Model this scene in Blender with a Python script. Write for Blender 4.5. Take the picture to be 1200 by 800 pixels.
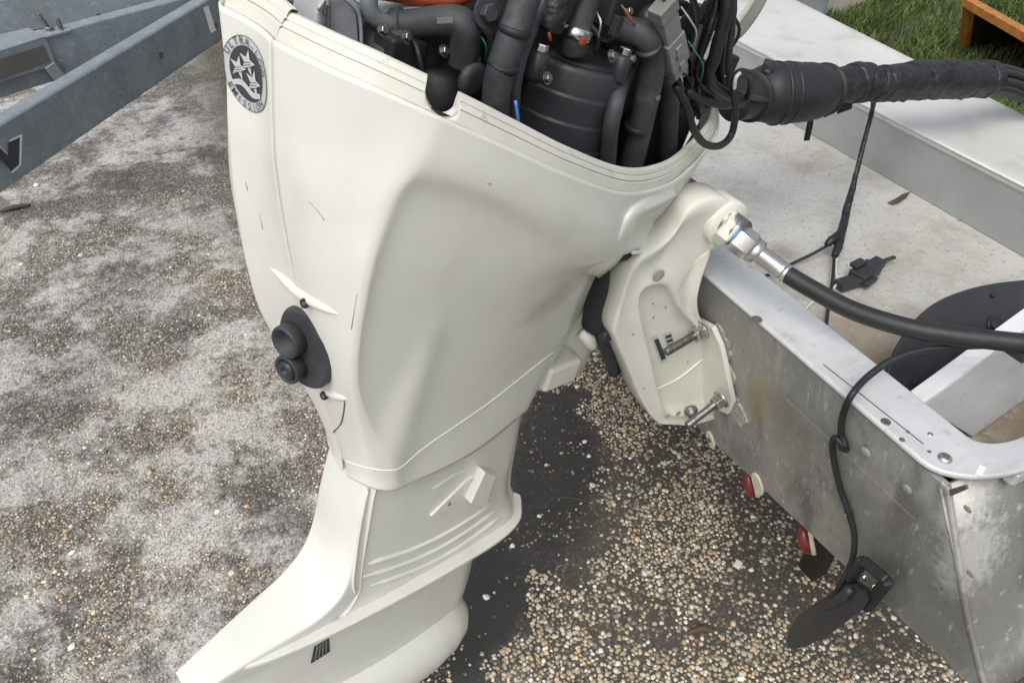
import bpy, bmesh, math, random
import numpy as np
from mathutils import Vector, Matrix
from mathutils.bvhtree import BVHTree

random.seed(7); rng = np.random.default_rng(7)
for o in list(bpy.data.objects): bpy.data.objects.remove(o)
scene = bpy.context.scene
COL = scene.collection

# ------------------------------------------------------------------ camera
F = 870.0                                   # focal length in pixels of a 1200 px wide picture
PITCH = math.radians(42.25); HEAD = math.radians(27.0)
CAM = np.array([-.84, -.973, 1.83])
up = np.array([0, 0, 1.])
hd = np.array([math.sin(HEAD), math.cos(HEAD), 0]); rt = np.array([math.cos(HEAD), -math.sin(HEAD), 0])
fw = hd*math.cos(PITCH) - up*math.sin(PITCH); cu = hd*math.sin(PITCH) + up*math.cos(PITCH)
cd = bpy.data.cameras.new('camera'); cam = bpy.data.objects.new('camera', cd); COL.objects.link(cam)
cd.sensor_width = 36; cd.lens = F/1200*36; cd.clip_start = .02; cd.clip_end = 400
cam.matrix_world = Matrix([[rt[i], cu[i], -fw[i], CAM[i]] for i in range(3)] + [[0, 0, 0, 1]])
scene.camera = cam

# ------------------------------------------------------------------ light
SUN_EL = math.radians(58); SUN_AZ = math.radians(228)      # azimuth clockwise from +Y: from aft and starboard
w = bpy.data.worlds.new('World'); scene.world = w; w.use_nodes = True
nt = w.node_tree; nt.nodes.clear()
sky = nt.nodes.new('ShaderNodeTexSky'); sky.sky_type = 'NISHITA'; sky.sun_disc = False
sky.sun_elevation = SUN_EL; sky.sun_rotation = SUN_AZ
sky.air_density = 1.6; sky.dust_density = 5.0; sky.ozone_density = 1.0
hs = nt.nodes.new('ShaderNodeHueSaturation'); hs.inputs['Saturation'].default_value = .38
bg = nt.nodes.new('ShaderNodeBackground'); bg.inputs['Strength'].default_value = .135
out = nt.nodes.new('ShaderNodeOutputWorld')
nt.links.new(sky.outputs[0], hs.inputs['Color']); nt.links.new(hs.outputs[0], bg.inputs['Color']); nt.links.new(bg.outputs[0], out.inputs[0])
sl = bpy.data.lights.new('sun', 'SUN'); sl.energy = 1.15; sl.angle = math.radians(40); sl.color = (1, .965, .91)
so = bpy.data.objects.new('sun', sl); COL.objects.link(so)
sd = Vector((math.sin(SUN_AZ)*math.cos(SUN_EL), math.cos(SUN_AZ)*math.cos(SUN_EL), math.sin(SUN_EL)))
so.rotation_euler = sd.to_track_quat('Z', 'Y').to_euler(); so.location = (-3, -2, 5)
scene.view_settings.view_transform = 'Standard'; scene.view_settings.look = 'None'
scene.view_settings.gamma = 1; scene.view_settings.use_curve_mapping = False
scene.view_settings.exposure = .19
scene.render.engine = 'CYCLES'

# ------------------------------------------------------------------ measuring helpers
GZ = -.25                                   # ground level; the transom top stands at z = .977
def ray(px, py): return rt*(px-600) + cu*(400-py) + fw*F
def atX(px, py, x): d = ray(px, py); return CAM + d*((x-CAM[0])/d[0])
def atY(px, py, y): d = ray(px, py); return CAM + d*((y-CAM[1])/d[1])
def atZ(px, py, z): d = ray(px, py); return CAM + d*((z-CAM[2])/d[2])
def atP(px, py, p, n):
    d = ray(px, py); p = np.array(p); n = np.array(n); return CAM + d*(((p-CAM)@n)/(d@n))
def A(*v): return np.array(v, float)
def nrm(v): v = np.array(v, float); return v/np.linalg.norm(v)
# motor frame: tilted 18 degrees about the tilt tube, steered 16 degrees
tau, psi = math.radians(18), math.radians(16)
X_ = A(math.cos(tau), 0, -math.sin(tau)); LZ = A(math.sin(tau), 0, math.cos(tau))
LX = X_*math.cos(psi) + A(0, 1, 0)*math.sin(psi); LY = -X_*math.sin(psi) + A(0, 1, 0)*math.cos(psi)
MO = A(.02, 0, 1.05) - X_*.10
def W(p): p = np.array(p, float); return MO + p[..., 0:1]*LX + p[..., 1:2]*LY + p[..., 2:3]*LZ
def W1(x, y, z): return MO + LX*x + LY*y + LZ*z
def YC(z): return .062*(z+.07)             # the boat leans a little, and the motor's middle plane with it
def mirror(S): Q = S.copy(); Q[..., 1] = 2*YC(Q[..., 2])-Q[..., 1]; return Q
def ML(px, py, y):                          # a point of the motor, in its own frame, at lateral offset y
    d = ray(px, py); t = (y - (CAM-MO)@LY)/(d@LY); p = CAM + d*t - MO
    return A(p@LX, p@LY, p@LZ)
def MW(px, py, y): return W1(*ML(px, py, y))

# ------------------------------------------------------------------ materials
MATS = {}
def mat(name, col, rough=.5, metal=0., var=.12, scale=8., bump=0., bscale=60., col2=None, thr=None, detail=6, spec=.5, stretch=None, coat=0.):
    m = bpy.data.materials.new(name); m.use_nodes = True; t = m.node_tree; b = t.nodes['Principled BSDF']
    tc = t.nodes.new('ShaderNodeTexCoord'); vec = tc.outputs['Object']
    if stretch:
        mp = t.nodes.new('ShaderNodeMapping'); mp.inputs['Scale'].default_value = stretch[:3]
        if len(stretch) > 3: mp.inputs['Rotation'].default_value = stretch[3]
        t.links.new(vec, mp.inputs[0]); vec = mp.outputs[0]
    n = t.nodes.new('ShaderNodeTexNoise'); n.inputs['Scale'].default_value = scale; n.inputs['Detail'].default_value = detail; n.inputs['Roughness'].default_value = .6
    t.links.new(vec, n.inputs['Vector'])
    r = t.nodes.new('ShaderNodeValToRGB'); t.links.new(n.outputs['Fac'], r.inputs[0])
    lo = thr[0] if thr else .3; hi = thr[1] if thr else .7
    r.color_ramp.elements[0].position = lo; r.color_ramp.elements[1].position = hi
    c = A(*col)
    c0 = A(*col2) if col2 else np.clip(c*(1-var), 0, 1); c1 = np.clip(c*(1+(0 if col2 else var)), 0, 1)
    r.color_ramp.elements[0].color = (*c0, 1); r.color_ramp.elements[1].color = (*c1, 1)
    t.links.new(r.outputs[0], b.inputs['Base Color'])
    b.inputs['Metallic'].default_value = metal; b.inputs['Roughness'].default_value = rough
    b.inputs['Specular IOR Level'].default_value = spec; b.inputs['Coat Weight'].default_value = coat
    if bump:
        n2 = t.nodes.new('ShaderNodeTexNoise'); n2.inputs['Scale'].default_value = bscale; n2.inputs['Detail'].default_value = 4
        t.links.new(vec, n2.inputs['Vector'])
        bp = t.nodes.new('ShaderNodeBump'); bp.inputs['Strength'].default_value = bump; bp.inputs['Distance'].default_value = .01
        t.links.new(n2.outputs['Fac'], bp.inputs['Height']); t.links.new(bp.outputs[0], b.inputs['Normal'])
    MATS[name] = m; m['_ramp'] = r.name
    return m
def layer(m, col, scale, lo, hi, amt=1., stretch=None, seed=0., rough=None, detail=8, space='Object'):
    """one more stain layer over a material made by mat()"""
    t = m.node_tree; b = t.nodes['Principled BSDF']
    src = b.inputs['Base Color'].links[0].from_socket
    tc = t.nodes.new('ShaderNodeTexCoord'); mp = t.nodes.new('ShaderNodeMapping')
    mp.inputs['Location'].default_value = (seed, seed*.7, seed*1.3)
    if stretch:
        mp.inputs['Scale'].default_value = stretch[:3]
        if len(stretch) > 3: mp.inputs['Rotation'].default_value = stretch[3]
    t.links.new(tc.outputs[space], mp.inputs[0])
    n = t.nodes.new('ShaderNodeTexNoise'); n.inputs['Scale'].default_value = scale; n.inputs['Detail'].default_value = detail; n.inputs['Roughness'].default_value = .65
    t.links.new(mp.outputs[0], n.inputs['Vector'])
    mr = t.nodes.new('ShaderNodeMapRange'); mr.inputs['From Min'].default_value = lo; mr.inputs['From Max'].default_value = hi; mr.inputs['To Max'].default_value = amt
    t.links.new(n.outputs['Fac'], mr.inputs[0])
    mx = t.nodes.new('ShaderNodeMix'); mx.data_type = 'RGBA'
    t.links.new(mr.outputs[0], mx.inputs[0]); t.links.new(src, mx.inputs[6]); mx.inputs[7].default_value = (*col, 1)
    t.links.new(mx.outputs[2], b.inputs['Base Color'])
    return m
def spot(m, centre, radius, col, amt=.8, nscale=14., namt=.9):
    """a stain with a place of its own: a soft noisy patch round a point (world position)"""
    t = m.node_tree; b = t.nodes['Principled BSDF']; src = b.inputs['Base Color'].links[0].from_socket
    g = t.nodes.new('ShaderNodeNewGeometry')
    s = t.nodes.new('ShaderNodeVectorMath'); s.operation = 'SUBTRACT'; t.links.new(g.outputs['Position'], s.inputs[0]); s.inputs[1].default_value = centre
    d = t.nodes.new('ShaderNodeVectorMath'); d.operation = 'DIVIDE'; t.links.new(s.outputs[0], d.inputs[0]); d.inputs[1].default_value = radius
    l = t.nodes.new('ShaderNodeVectorMath'); l.operation = 'LENGTH'; t.links.new(d.outputs[0], l.inputs[0])
    n = t.nodes.new('ShaderNodeTexNoise'); n.inputs['Scale'].default_value = nscale; n.inputs['Detail'].default_value = 8; n.inputs['Roughness'].default_value = .7
    t.links.new(g.outputs['Position'], n.inputs['Vector'])
    a = t.nodes.new('ShaderNodeMath'); a.operation = 'MULTIPLY_ADD'; t.links.new(n.outputs['Fac'], a.inputs[0]); a.inputs[1].default_value = -2*namt; t.links.new(l.outputs['Value'], a.inputs[2])
    mr = t.nodes.new('ShaderNodeMapRange'); mr.inputs['From Min'].default_value = 1-namt; mr.inputs['From Max'].default_value = .35-namt; mr.inputs['To Max'].default_value = amt
    t.links.new(a.outputs[0], mr.inputs[0])
    mx = t.nodes.new('ShaderNodeMix'); mx.data_type = 'RGBA'
    t.links.new(mr.outputs[0], mx.inputs[0]); t.links.new(src, mx.inputs[6]); mx.inputs[7].default_value = (*col, 1)
    t.links.new(mx.outputs[2], b.inputs['Base Color'])

white = mat('motor_white', (.72, .725, .675), .38, 0, .04, 5, .015, 30, coat=.25)
layer(white, (.50, .48, .41), 7, .52, .76, .30, seed=3); layer(white, (.42, .39, .32), 3.5, .55, .70, .16, stretch=(3, 3, .6), seed=17); layer(white, (.30, .28, .23), 38, .68, .78, .35, seed=8)
spot(white, tuple(MW(660, 345, -.13)), (.10, .10, .05), (.36, .30, .20), .55, 22, .5)
bracketw = mat('bracket_white', (.69, .69, .625), .45, 0, .05, 9, .04, 40)
layer(bracketw, (.30, .28, .22), 30, .62, .75, .4, seed=2); layer(bracketw, (.42, .38, .26), 6, .52, .75, .35, seed=5)
flangew = mat('flange_white', (.66, .66, .60), .5, 0, .06, 14, .05, 60)
layer(flangew, (.18, .18, .16), 45, .60, .72, .5, seed=4)
groove = mat('groove_dark', (.10, .10, .09), .8)
black = mat('black_rubber', (.016, .0175, .020), .5, 0, .25, 30, .08, 90)
blackp = mat('black_plastic', (.030, .033, .038), .42, 0, .2, 20, .05, 120)
dusty = mat('dusty_black', (.036, .040, .045), .62, 0, .3, 25, .08, 80)
layer(dusty, (.16, .17, .18), 22, .55, .85, .5, seed=1)
tape = mat('black_tape', (.014, .015, .017), .42, 0, .3, 40, .9, 38)
layer(tape, (.06, .063, .068), 26, .6, .8, .5, seed=6)
castg = mat('grey_cast', (.44, .46, .48), .5, .2, .15, 30, .08, 90)
darkb = mat('engine_dark', (.016, .017, .019), .6, 0, .3, 20, .1, 60)
hoseg = mat('hose_grey', (.13, .145, .155), .5, 0, .15, 30, .04, 80)
conn = mat('connector_grey', (.20, .20, .195), .5, 0, .12, 30)
orange = mat('orange_tube', (.30, .06, .025), .5, 0, .15, 20)
greenp = mat('green_tank', (.36, .50, .38), .35, 0, .08, 6)
steel = mat('stainless', (.62, .61, .59), .26, 1., .1, 30)
steeld = mat('dull_steel', (.30, .29, .27), .42, 1., .2, 40, .2, 90)
alum = mat('alum_cap', (.58, .60, .62), .5, .25, .12, 5, .03, 40)
layer(alum, (.40, .41, .42), 14, .54, .74, .6, stretch=(.5, 2.5, 1), seed=21)
layer(alum, (.28, .28, .27), 26, .60, .74, .6, seed=9); layer(alum, (.80, .80, .79), 5, .5, .7, .5, seed=2)
aluma = mat('alum_transom', (.33, .33, .315), .5, .3, .20, 4, .06, 30)
layer(aluma, (.50, .50, .48), 9, .54, .68, .7, stretch=(1, 1.6, .45, (.5, 0, 0)), seed=1)
layer(aluma, (.13, .13, .12), 11, .52, .64, .75, stretch=(1, 1, .35), seed=4); layer(aluma, (.19, .19, .175), 3, .5, .62, .6, seed=11)
layer(aluma, (.56, .56, .54), 40, .60, .68, .8, stretch=(1, 2.4, .45, (.6, 0, 0)), seed=6); layer(aluma, (.09, .085, .07), 52, .64, .70, .8, seed=15)
layer(aluma, (.30, .25, .16), 5, .60, .74, .5, seed=31)
deckm = mat('deck_paint', (.62, .62, .60), .5, .2, .08, 4, .03, 30)
layer(deckm, (.38, .37, .34), 9, .52, .72, .6, seed=3); layer(deckm, (.22, .2, .17), 40, .64, .74, .5, seed=7)
floorm = mat('well_floor', (.56, .555, .53), .5, .25, .10, 5, .04, 25)
layer(floorm, (.36, .34, .30), 8, .5, .7, .65, seed=13); layer(floorm, (.20, .17, .13), 46, .60, .72, .6, seed=5)
for c, r, cc, am in (((.28, -.33, .85), (.20, .17, .2), (.30, .24, .17), .75), ((.20, -.42, .85), (.15, .14, .2), (.20, .145, .10), .75),
                     ((.22, -.10, .85), (.14, .10, .2), (.27, .24, .17), .5), ((.45, -.62, .85), (.4, .16, .2), (.20, .14, .085), .9), ((.33, -.02, .85), (.06, .05, .2), (.2, .17, .12), .5)):
    spot(floorm, c, r, cc, am, 20, .8)
layer(floorm, (.26, .21, .15), 95, .56, .66, .7, seed=19); layer(floorm, (.70, .70, .68), 60, .62, .70, .6, seed=23); layer(floorm, (.30, .25, .18), 4, .54, .70, .5, seed=29)
wallm = mat('well_wall', (.40, .42, .42), .48, .45, .10, 6, .03, 30)
layer(wallm, (.25, .25, .25), 8, .55, .75, .5, seed=6)
spot(aluma, tuple(atX(880, 470, .03)), (.1, .045, .10), (.36, .28, .14), .6, 24, .6)
spot(aluma, tuple(atX(1140, 650, .06)), (.1, .042, .12), (.62, .62, .60), .65, 60, 1.1)
spot(aluma, tuple(atX(1122, 605, .03)), (.1, .025, .06), (.60, .60, .58), .6, 60, 1.1)
galv = mat('galvanised', (.25, .29, .325), .5, .35, .16, 6, .04, 40)
layer(galv, (.36, .40, .43), 12, .5, .7, .5, seed=2); layer(galv, (.15, .165, .18), 5, .55, .75, .5, seed=8)
layer(galv, (.44, .48, .52), 42, .56, .66, .5, seed=12); layer(galv, (.13, .14, .15), 24, .62, .70, .5, seed=14)
rustm = mat('rust_orange', (.42, .17, .035), .65, 0, .25, 14, .15, 40)
layer(rustm, (.16, .07, .03), 18, .52, .7, .7, seed=3)
shadesteel = mat('shaded_steel', (.030, .026, .020), .7, .2, .3, 10)  # near-black colour carries the shade under the hull and inside the orange frame
redl = mat('red_lens', (.19, .014, .022), .35, 0, .1, 30, coat=.5)
cream = mat('cream_plastic', (.60, .56, .44), .5, 0, .1, 30)
silver = mat('sticker_silver', (.56, .58, .60), .4, .1, .05, 30)
ink = mat('sticker_ink', (.045, .048, .055), .45, 0, .1, 30)
whitep = mat('white_print', (.75, .75, .73), .5, 0, .05, 20)
leafm = mat('dead_leaf', (.085, .055, .034), .7, 0, .3, 60)
wirew = mat('white_wire', (.60, .58, .53), .5, 0, .08, 30)
wireg = mat('green_wire', (.03, .22, .12), .45, 0, .08, 30)
blueb = mat('blue_grey_tub', (.42, .47, .52), .4, 0, .1, 8)
blue = mat('blue_edge', (.08, .22, .52), .4, 0, .1, 8)
conc = mat('concrete', (.42, .40, .36), .85, 0, .2, 8, .2, 40)
scuffm = mat('scuff_grey', (.40, .39, .35), .6)
sealm = mat('sealant', (.34, .335, .29), .8, 0, .25, 60, .6, 70)
layer(sealm, (.30, .22, .11), 25, .55, .7, .7, seed=2)

# ------------------------------------------------------------------ mesh helpers
ORIG = {}
def mk(name, V, Fc, m, parent=None, smooth=False, bevel=0, label=None, solid=0, loc=None):
    V = np.array(V, float)
    root = parent
    while root is not None and root.parent is not None: root = root.parent
    if root is not None: o0 = np.array(ORIG[root.name])
    else:
        o0 = A(*loc) if loc is not None else A(*((V.min(0)+V.max(0))[:2]/2), V[:, 2].min())
    me = bpy.data.meshes.new(name); me.from_pydata((V-o0).tolist(), [], [tuple(f) for f in Fc]); me.validate(); me.update()
    ob = bpy.data.objects.new(name, me); COL.objects.link(ob); me.materials.append(m)
    bm = bmesh.new(); bm.from_mesh(me); bmesh.ops.remove_doubles(bm, verts=bm.verts, dist=1e-6); bmesh.ops.recalc_face_normals(bm, faces=bm.faces); bm.to_mesh(me); bm.free()
    if smooth: me.polygons.foreach_set('use_smooth', [True]*len(me.polygons))
    if parent is None: ob.location = o0; ORIG[ob.name] = o0
    else: ob.parent = parent
    if solid:
        s = ob.modifiers.new('thickness', 'SOLIDIFY'); s.thickness = abs(solid); s.offset = -1 if solid > 0 else 1
    if bevel:
        b = ob.modifiers.new('bevel', 'BEVEL'); b.width = bevel; b.segments = 2; b.limit_method = 'ANGLE'; b.angle_limit = math.radians(35)
        if not smooth:
            me.polygons.foreach_set('use_smooth', [True]*len(me.polygons))
            b.harden_normals = True
    if label: ob['label'] = label
    return ob
def thing(name, label, cat, loc, group=None):
    o = bpy.data.objects.new(name, None); COL.objects.link(o); o.empty_display_size = .1
    o.location = loc; ORIG[o.name] = A(*loc); o['label'] = label; o['category'] = cat
    if group: o['group'] = group
    return o
def tag(o, label, cat, group=None):
    o['label'] = label; o['category'] = cat
    if group: o['group'] = group
    return o
def struct(o): o['kind'] = 'structure'; return o
def crs(P, n):                              # Catmull-Rom through the points, n steps per segment
    P = np.array(P, float); k = len(P)
    Q = np.vstack([2*P[0]-P[1], P, 2*P[-1]-P[-2]]); R = []
    for i in range(k-1):
        p0, p1, p2, p3 = Q[i:i+4]
        for j in range(n):
            t = j/n; R.append(.5*((2*p1) + (p2-p0)*t + (2*p0-5*p1+4*p2-p3)*t*t + (3*p1-p0-3*p2+p3)*t**3))
    R.append(P[-1]); return np.array(R)
def tube(pts, r, n=12, sub=5, cap=True, lump=0., flat=1.):
    pts = np.array(pts, float); rr = np.full(len(pts), r) if np.isscalar(r) else np.array(r, float)
    D = crs(np.hstack([pts, rr[:, None]]), sub) if len(pts) > 2 and sub > 1 else np.hstack([pts, rr[:, None]])
    P, R = D[:, :3], D[:, 3]
    T = np.gradient(P, axis=0); T /= np.linalg.norm(T, axis=1)[:, None]+1e-12
    u = np.cross(T[0], A(0, 0, 1)); 
    if np.linalg.norm(u) < .1: u = np.cross(T[0], A(0, 1, 0))
    V = []
    for i in range(len(P)):
        u = nrm(u - T[i]*(u@T[i])); v = np.cross(T[i], u)
        for k in range(n):
            a = 2*math.pi*k/n; q = R[i]*(1 + (lump*rng.normal() if lump else 0))
            V.append(P[i] + q*(math.cos(a)*u + math.sin(a)*v*flat))
    Fc = [(i*n+k, i*n+(k+1) % n, (i+1)*n+(k+1) % n, (i+1)*n+k) for i in range(len(P)-1) for k in range(n)]
    if cap: Fc += [tuple(range(n-1, -1, -1)), tuple((len(P)-1)*n+k for k in range(n))]
    return V, Fc
def lathe(prof, o, ax, n=24, ref=None):
    ax = nrm(ax); u = nrm(np.cross(ax, ref if ref is not None else (A(0, 0, 1) if abs(ax[2]) < .9 else A(1, 0, 0)))); v = np.cross(ax, u); V = []
    for r, h in prof:
        for k in range(n):
            a = 2*math.pi*k/n; V.append(np.array(o)+ax*h+r*(math.cos(a)*u+math.sin(a)*v))
    m = len(prof)
    Fc = [(i*n+k, i*n+(k+1) % n, (i+1)*n+(k+1) % n, (i+1)*n+k) for i in range(m-1) for k in range(n)]
    Fc += [tuple(range(n-1, -1, -1)), tuple((m-1)*n+k for k in range(n))]
    return V, Fc
def prism(poly, vec):
    P = np.array(poly, float); n = len(P); V = list(P)+list(P+np.array(vec))
    return V, [tuple(range(n)), tuple(range(2*n-1, n-1, -1))]+[(k, (k+1) % n, n+(k+1) % n, n+k) for k in range(n)]
def box(c, a, b, d):
    c, a, b, d = map(np.array, (c, a, b, d)); V = [c+i*a+j*b+k*d for i in (-1, 1) for j in (-1, 1) for k in (-1, 1)]
    return V, [(0, 1, 3, 2), (4, 6, 7, 5), (0, 4, 5, 1), (2, 3, 7, 6), (0, 2, 6, 4), (1, 5, 7, 3)]
def beam(p, q, w_, h_, upv=(0, 0, 1)):
    p, q = np.array(p), np.array(q); t = nrm(q-p); s = nrm(np.cross(t, upv)); v = np.cross(s, t)
    return box((p+q)/2, t*np.linalg.norm(q-p)/2, s*w_/2, v*h_/2)
def resample(P, n):
    P = np.array(P, float); Q = np.vstack([P, P[:1]]); s = np.r_[0, np.cumsum(np.linalg.norm(np.diff(Q, axis=0), axis=1))]
    t = np.linspace(0, s[-1], n, endpoint=False); return np.stack([np.interp(t, s, Q[:, k]) for k in range(Q.shape[1])], 1)
def smoothloop(P, n):
    P = np.array(P, float); k = len(P); R = crs(np.vstack([P[-2:], P, P[:2]]), 6); return resample(R[12:12+6*k], n)
def ringprism(outer, inner, vec, n=72):
    O_, I_ = outer, inner; c = I_.mean(0)
    k = int(np.argmin(np.linalg.norm(I_-O_[0], axis=1))); I_ = np.roll(I_, -k, axis=0)
    n = len(O_); v = np.array(vec); V = list(O_)+list(I_)+list(O_+v)+list(I_+v); Fc = []
    for i in range(n):
        j = (i+1) % n
        Fc += [(i, j, n+j, n+i), (2*n+i, 3*n+i, 3*n+j, 2*n+j), (i, 2*n+i, 2*n+j, j), (n+i, n+j, 3*n+j, 3*n+i)]
    return V, Fc
def grid(P):                                # rows x cols x 3 array of points -> mesh
    r, c = P.shape[:2]
    return P.reshape(-1, 3), [(i*c+j, i*c+j+1, (i+1)*c+j+1, (i+1)*c+j) for i in range(r-1) for j in range(c-1)]
def surf(net, nr, nc):
    net = np.array(net, float); R = np.stack([crs(net[:, j], nr) for j in range(net.shape[1])], 1)
    return np.stack([crs(R[i], nc) for i in range(R.shape[0])], 0)
def hexnut(o, ax, r, h): return lathe([(r*.9, 0), (r, h*.1), (r, h*.85), (r*.86, h)], o, ax, 6)
def merge(*ms):
    V, Fc = [], []
    for v, f in ms:
        k = len(V); V += list(v); Fc += [tuple(i+k for i in q) for q in f]
    return V, Fc
def vnoise(x, y, s, seed=0):                # smooth value noise, 0..1
    def h(i, j):
        v = np.sin(i*127.1+j*311.7+seed*74.7)*43758.5453; return v-np.floor(v)
    x = np.asarray(x)*s; y = np.asarray(y)*s; i, j = np.floor(x), np.floor(y); fx, fy = x-i, y-j
    fx = fx*fx*(3-2*fx); fy = fy*fy*(3-2*fy)
    return (h(i, j)*(1-fx)+h(i+1, j)*fx)*(1-fy)+(h(i, j+1)*(1-fx)+h(i+1, j+1)*fx)*fy
def fbm(x, y, s, seed=0, o=4):
    return sum(vnoise(x, y, s*2**k, seed+k)*.5**k for k in range(o))/sum(.5**k for k in range(o))

# ================================================================== GROUND
GS = 60
gm = bpy.data.materials.new('exposed_aggregate'); gm.use_nodes = True
t = gm.node_tree; b = t.nodes['Principled BSDF']; b.inputs['Roughness'].default_value = .85
g = t.nodes.new('ShaderNodeNewGeometry'); P = g.outputs['Position']
def noise(sc, det=8, rough=.6, off=0):
    n = t.nodes.new('ShaderNodeTexNoise'); n.inputs['Scale'].default_value = sc; n.inputs['Detail'].default_value = det; n.inputs['Roughness'].default_value = rough
    v = t.nodes.new('ShaderNodeVectorMath'); v.operation = 'ADD'; t.links.new(P, v.inputs[0]); v.inputs[1].default_value = (off, off*.6, 0); t.links.new(v.outputs[0], n.inputs['Vector']); return n.outputs['Fac']
def mrange(s, a, b_, c=0., d=1.):
    n = t.nodes.new('ShaderNodeMapRange'); t.links.new(s, n.inputs[0])
    for k, v in zip(('From Min', 'From Max', 'To Min', 'To Max'), (a, b_, c, d)): n.inputs[k].default_value = v
    return n.outputs[0]
def mixc(f, a, c):
    n = t.nodes.new('ShaderNodeMix'); n.data_type = 'RGBA'; t.links.new(f, n.inputs[0])
    for s, i in ((a, 6), (c, 7)):
        if isinstance(s, tuple): n.inputs[i].default_value = (*s, 1)
        else: t.links.new(s, n.inputs[i])
    return n.outputs[2]
def mul(a, c):
    n = t.nodes.new('ShaderNodeMath'); n.operation = 'MULTIPLY'; t.links.new(a, n.inputs[0]); t.links.new(c, n.inputs[1]); return n.outputs[0]
vor = t.nodes.new('ShaderNodeTexVoronoi'); vor.inputs['Scale'].default_value = 90; t.links.new(P, vor.inputs['Vector'])
vcr = t.nodes.new('ShaderNodeValToRGB'); t.links.new(vor.outputs['Color'], vcr.inputs[0])
cr = vcr.color_ramp; cr.elements[0].position = .15; cr.elements[0].color = (.045, .042, .038, 1); cr.elements[1].position = .9; cr.elements[1].color = (.50, .46, .38, 1)
e = cr.elements.new(.5); e.color = (.16, .14, .11, 1); e = cr.elements.new(.7); e.color = (.28, .23, .165, 1)
base = mixc(noise(5, 8, .7), (.048, .042, .034), (.10, .09, .075))
peb = mixc(mrange(vor.outputs['Distance'], .25, .55), vcr.outputs[0], base)
base = mixc(mrange(noise(7, 6, .6, 3), .35, .6, .25, .9), base, peb)
vo2 = t.nodes.new('ShaderNodeTexVoronoi'); vo2.inputs['Scale'].default_value = 170; t.links.new(P, vo2.inputs['Vector'])
v2r = t.nodes.new('ShaderNodeValToRGB'); t.links.new(vo2.outputs['Color'], v2r.inputs[0]); cr = v2r.color_ramp
cr.elements[0].position = .12; cr.elements[0].color = (.050, .050, .050, 1); cr.elements[1].position = .92; cr.elements[1].color = (.52, .51, .485, 1)
e = cr.elements.new(.42); e.color = (.118, .112, .102, 1); e = cr.elements.new(.68); e.color = (.26, .24, .205, 1)
# the worn, whitened cement left of the motor (a stain with its own outline)
sx = t.nodes.new('ShaderNodeSeparateXYZ'); t.links.new(P, sx.inputs[0])
side = mrange(sx.outputs['X'], -.35, -.75)
fine = noise(160, 4, .8, 9)
base = mixc(mul(side, mrange(noise(11, 6, .7, 14), .3, .6, .55, .95)), base, v2r.outputs[0])
whiteish = mul(mul(mrange(noise(2.9, 14, .78, 5.3), .465, .55), side), mrange(noise(110, 4, .85, 9), .41, .53, .10, .98))
base = mixc(whiteish, base, (.60, .59, .57))
wx = t.nodes.new('ShaderNodeMapping'); 
dark = mul(mrange(noise(3.6, 10, .72, 21), .50, .62), side)
base = mixc(mul(dark, mrange(noise(140, 3, .8, 2), .35, .6, .3, .9)), base, (.05, .047, .042))
# the dark oily patch under the motor leg
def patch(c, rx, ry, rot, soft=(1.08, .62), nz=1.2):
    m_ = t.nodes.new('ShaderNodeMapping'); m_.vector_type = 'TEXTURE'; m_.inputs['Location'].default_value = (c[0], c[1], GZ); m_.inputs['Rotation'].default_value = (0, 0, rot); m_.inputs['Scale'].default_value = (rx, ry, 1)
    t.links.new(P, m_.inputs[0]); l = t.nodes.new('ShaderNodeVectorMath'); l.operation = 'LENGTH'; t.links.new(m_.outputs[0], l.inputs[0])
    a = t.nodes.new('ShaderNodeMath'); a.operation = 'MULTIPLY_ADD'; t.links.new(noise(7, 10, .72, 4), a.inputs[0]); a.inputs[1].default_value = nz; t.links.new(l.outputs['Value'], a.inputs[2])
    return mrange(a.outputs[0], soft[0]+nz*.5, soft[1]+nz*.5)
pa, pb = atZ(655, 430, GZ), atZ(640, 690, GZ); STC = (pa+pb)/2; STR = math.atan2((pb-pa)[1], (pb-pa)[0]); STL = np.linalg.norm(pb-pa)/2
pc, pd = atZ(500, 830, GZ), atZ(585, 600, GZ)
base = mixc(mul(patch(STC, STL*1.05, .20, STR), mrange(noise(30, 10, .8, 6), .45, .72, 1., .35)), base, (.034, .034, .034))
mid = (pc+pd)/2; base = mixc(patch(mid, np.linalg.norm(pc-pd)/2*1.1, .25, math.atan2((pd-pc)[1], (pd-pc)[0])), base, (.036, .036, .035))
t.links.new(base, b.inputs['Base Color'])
bp = t.nodes.new('ShaderNodeBump'); bp.inputs['Strength'].default_value = .6; bp.inputs['Distance'].default_value = .006
t.links.new(fine, bp.inputs['Height']); t.links.new(bp.outputs[0], b.inputs['Normal'])
struct(mk('ground', [(-GS, -GS, GZ), (GS, -GS, GZ), (GS, GS, GZ), (-GS, GS, GZ)], [(0, 1, 2, 3)], gm))

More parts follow.
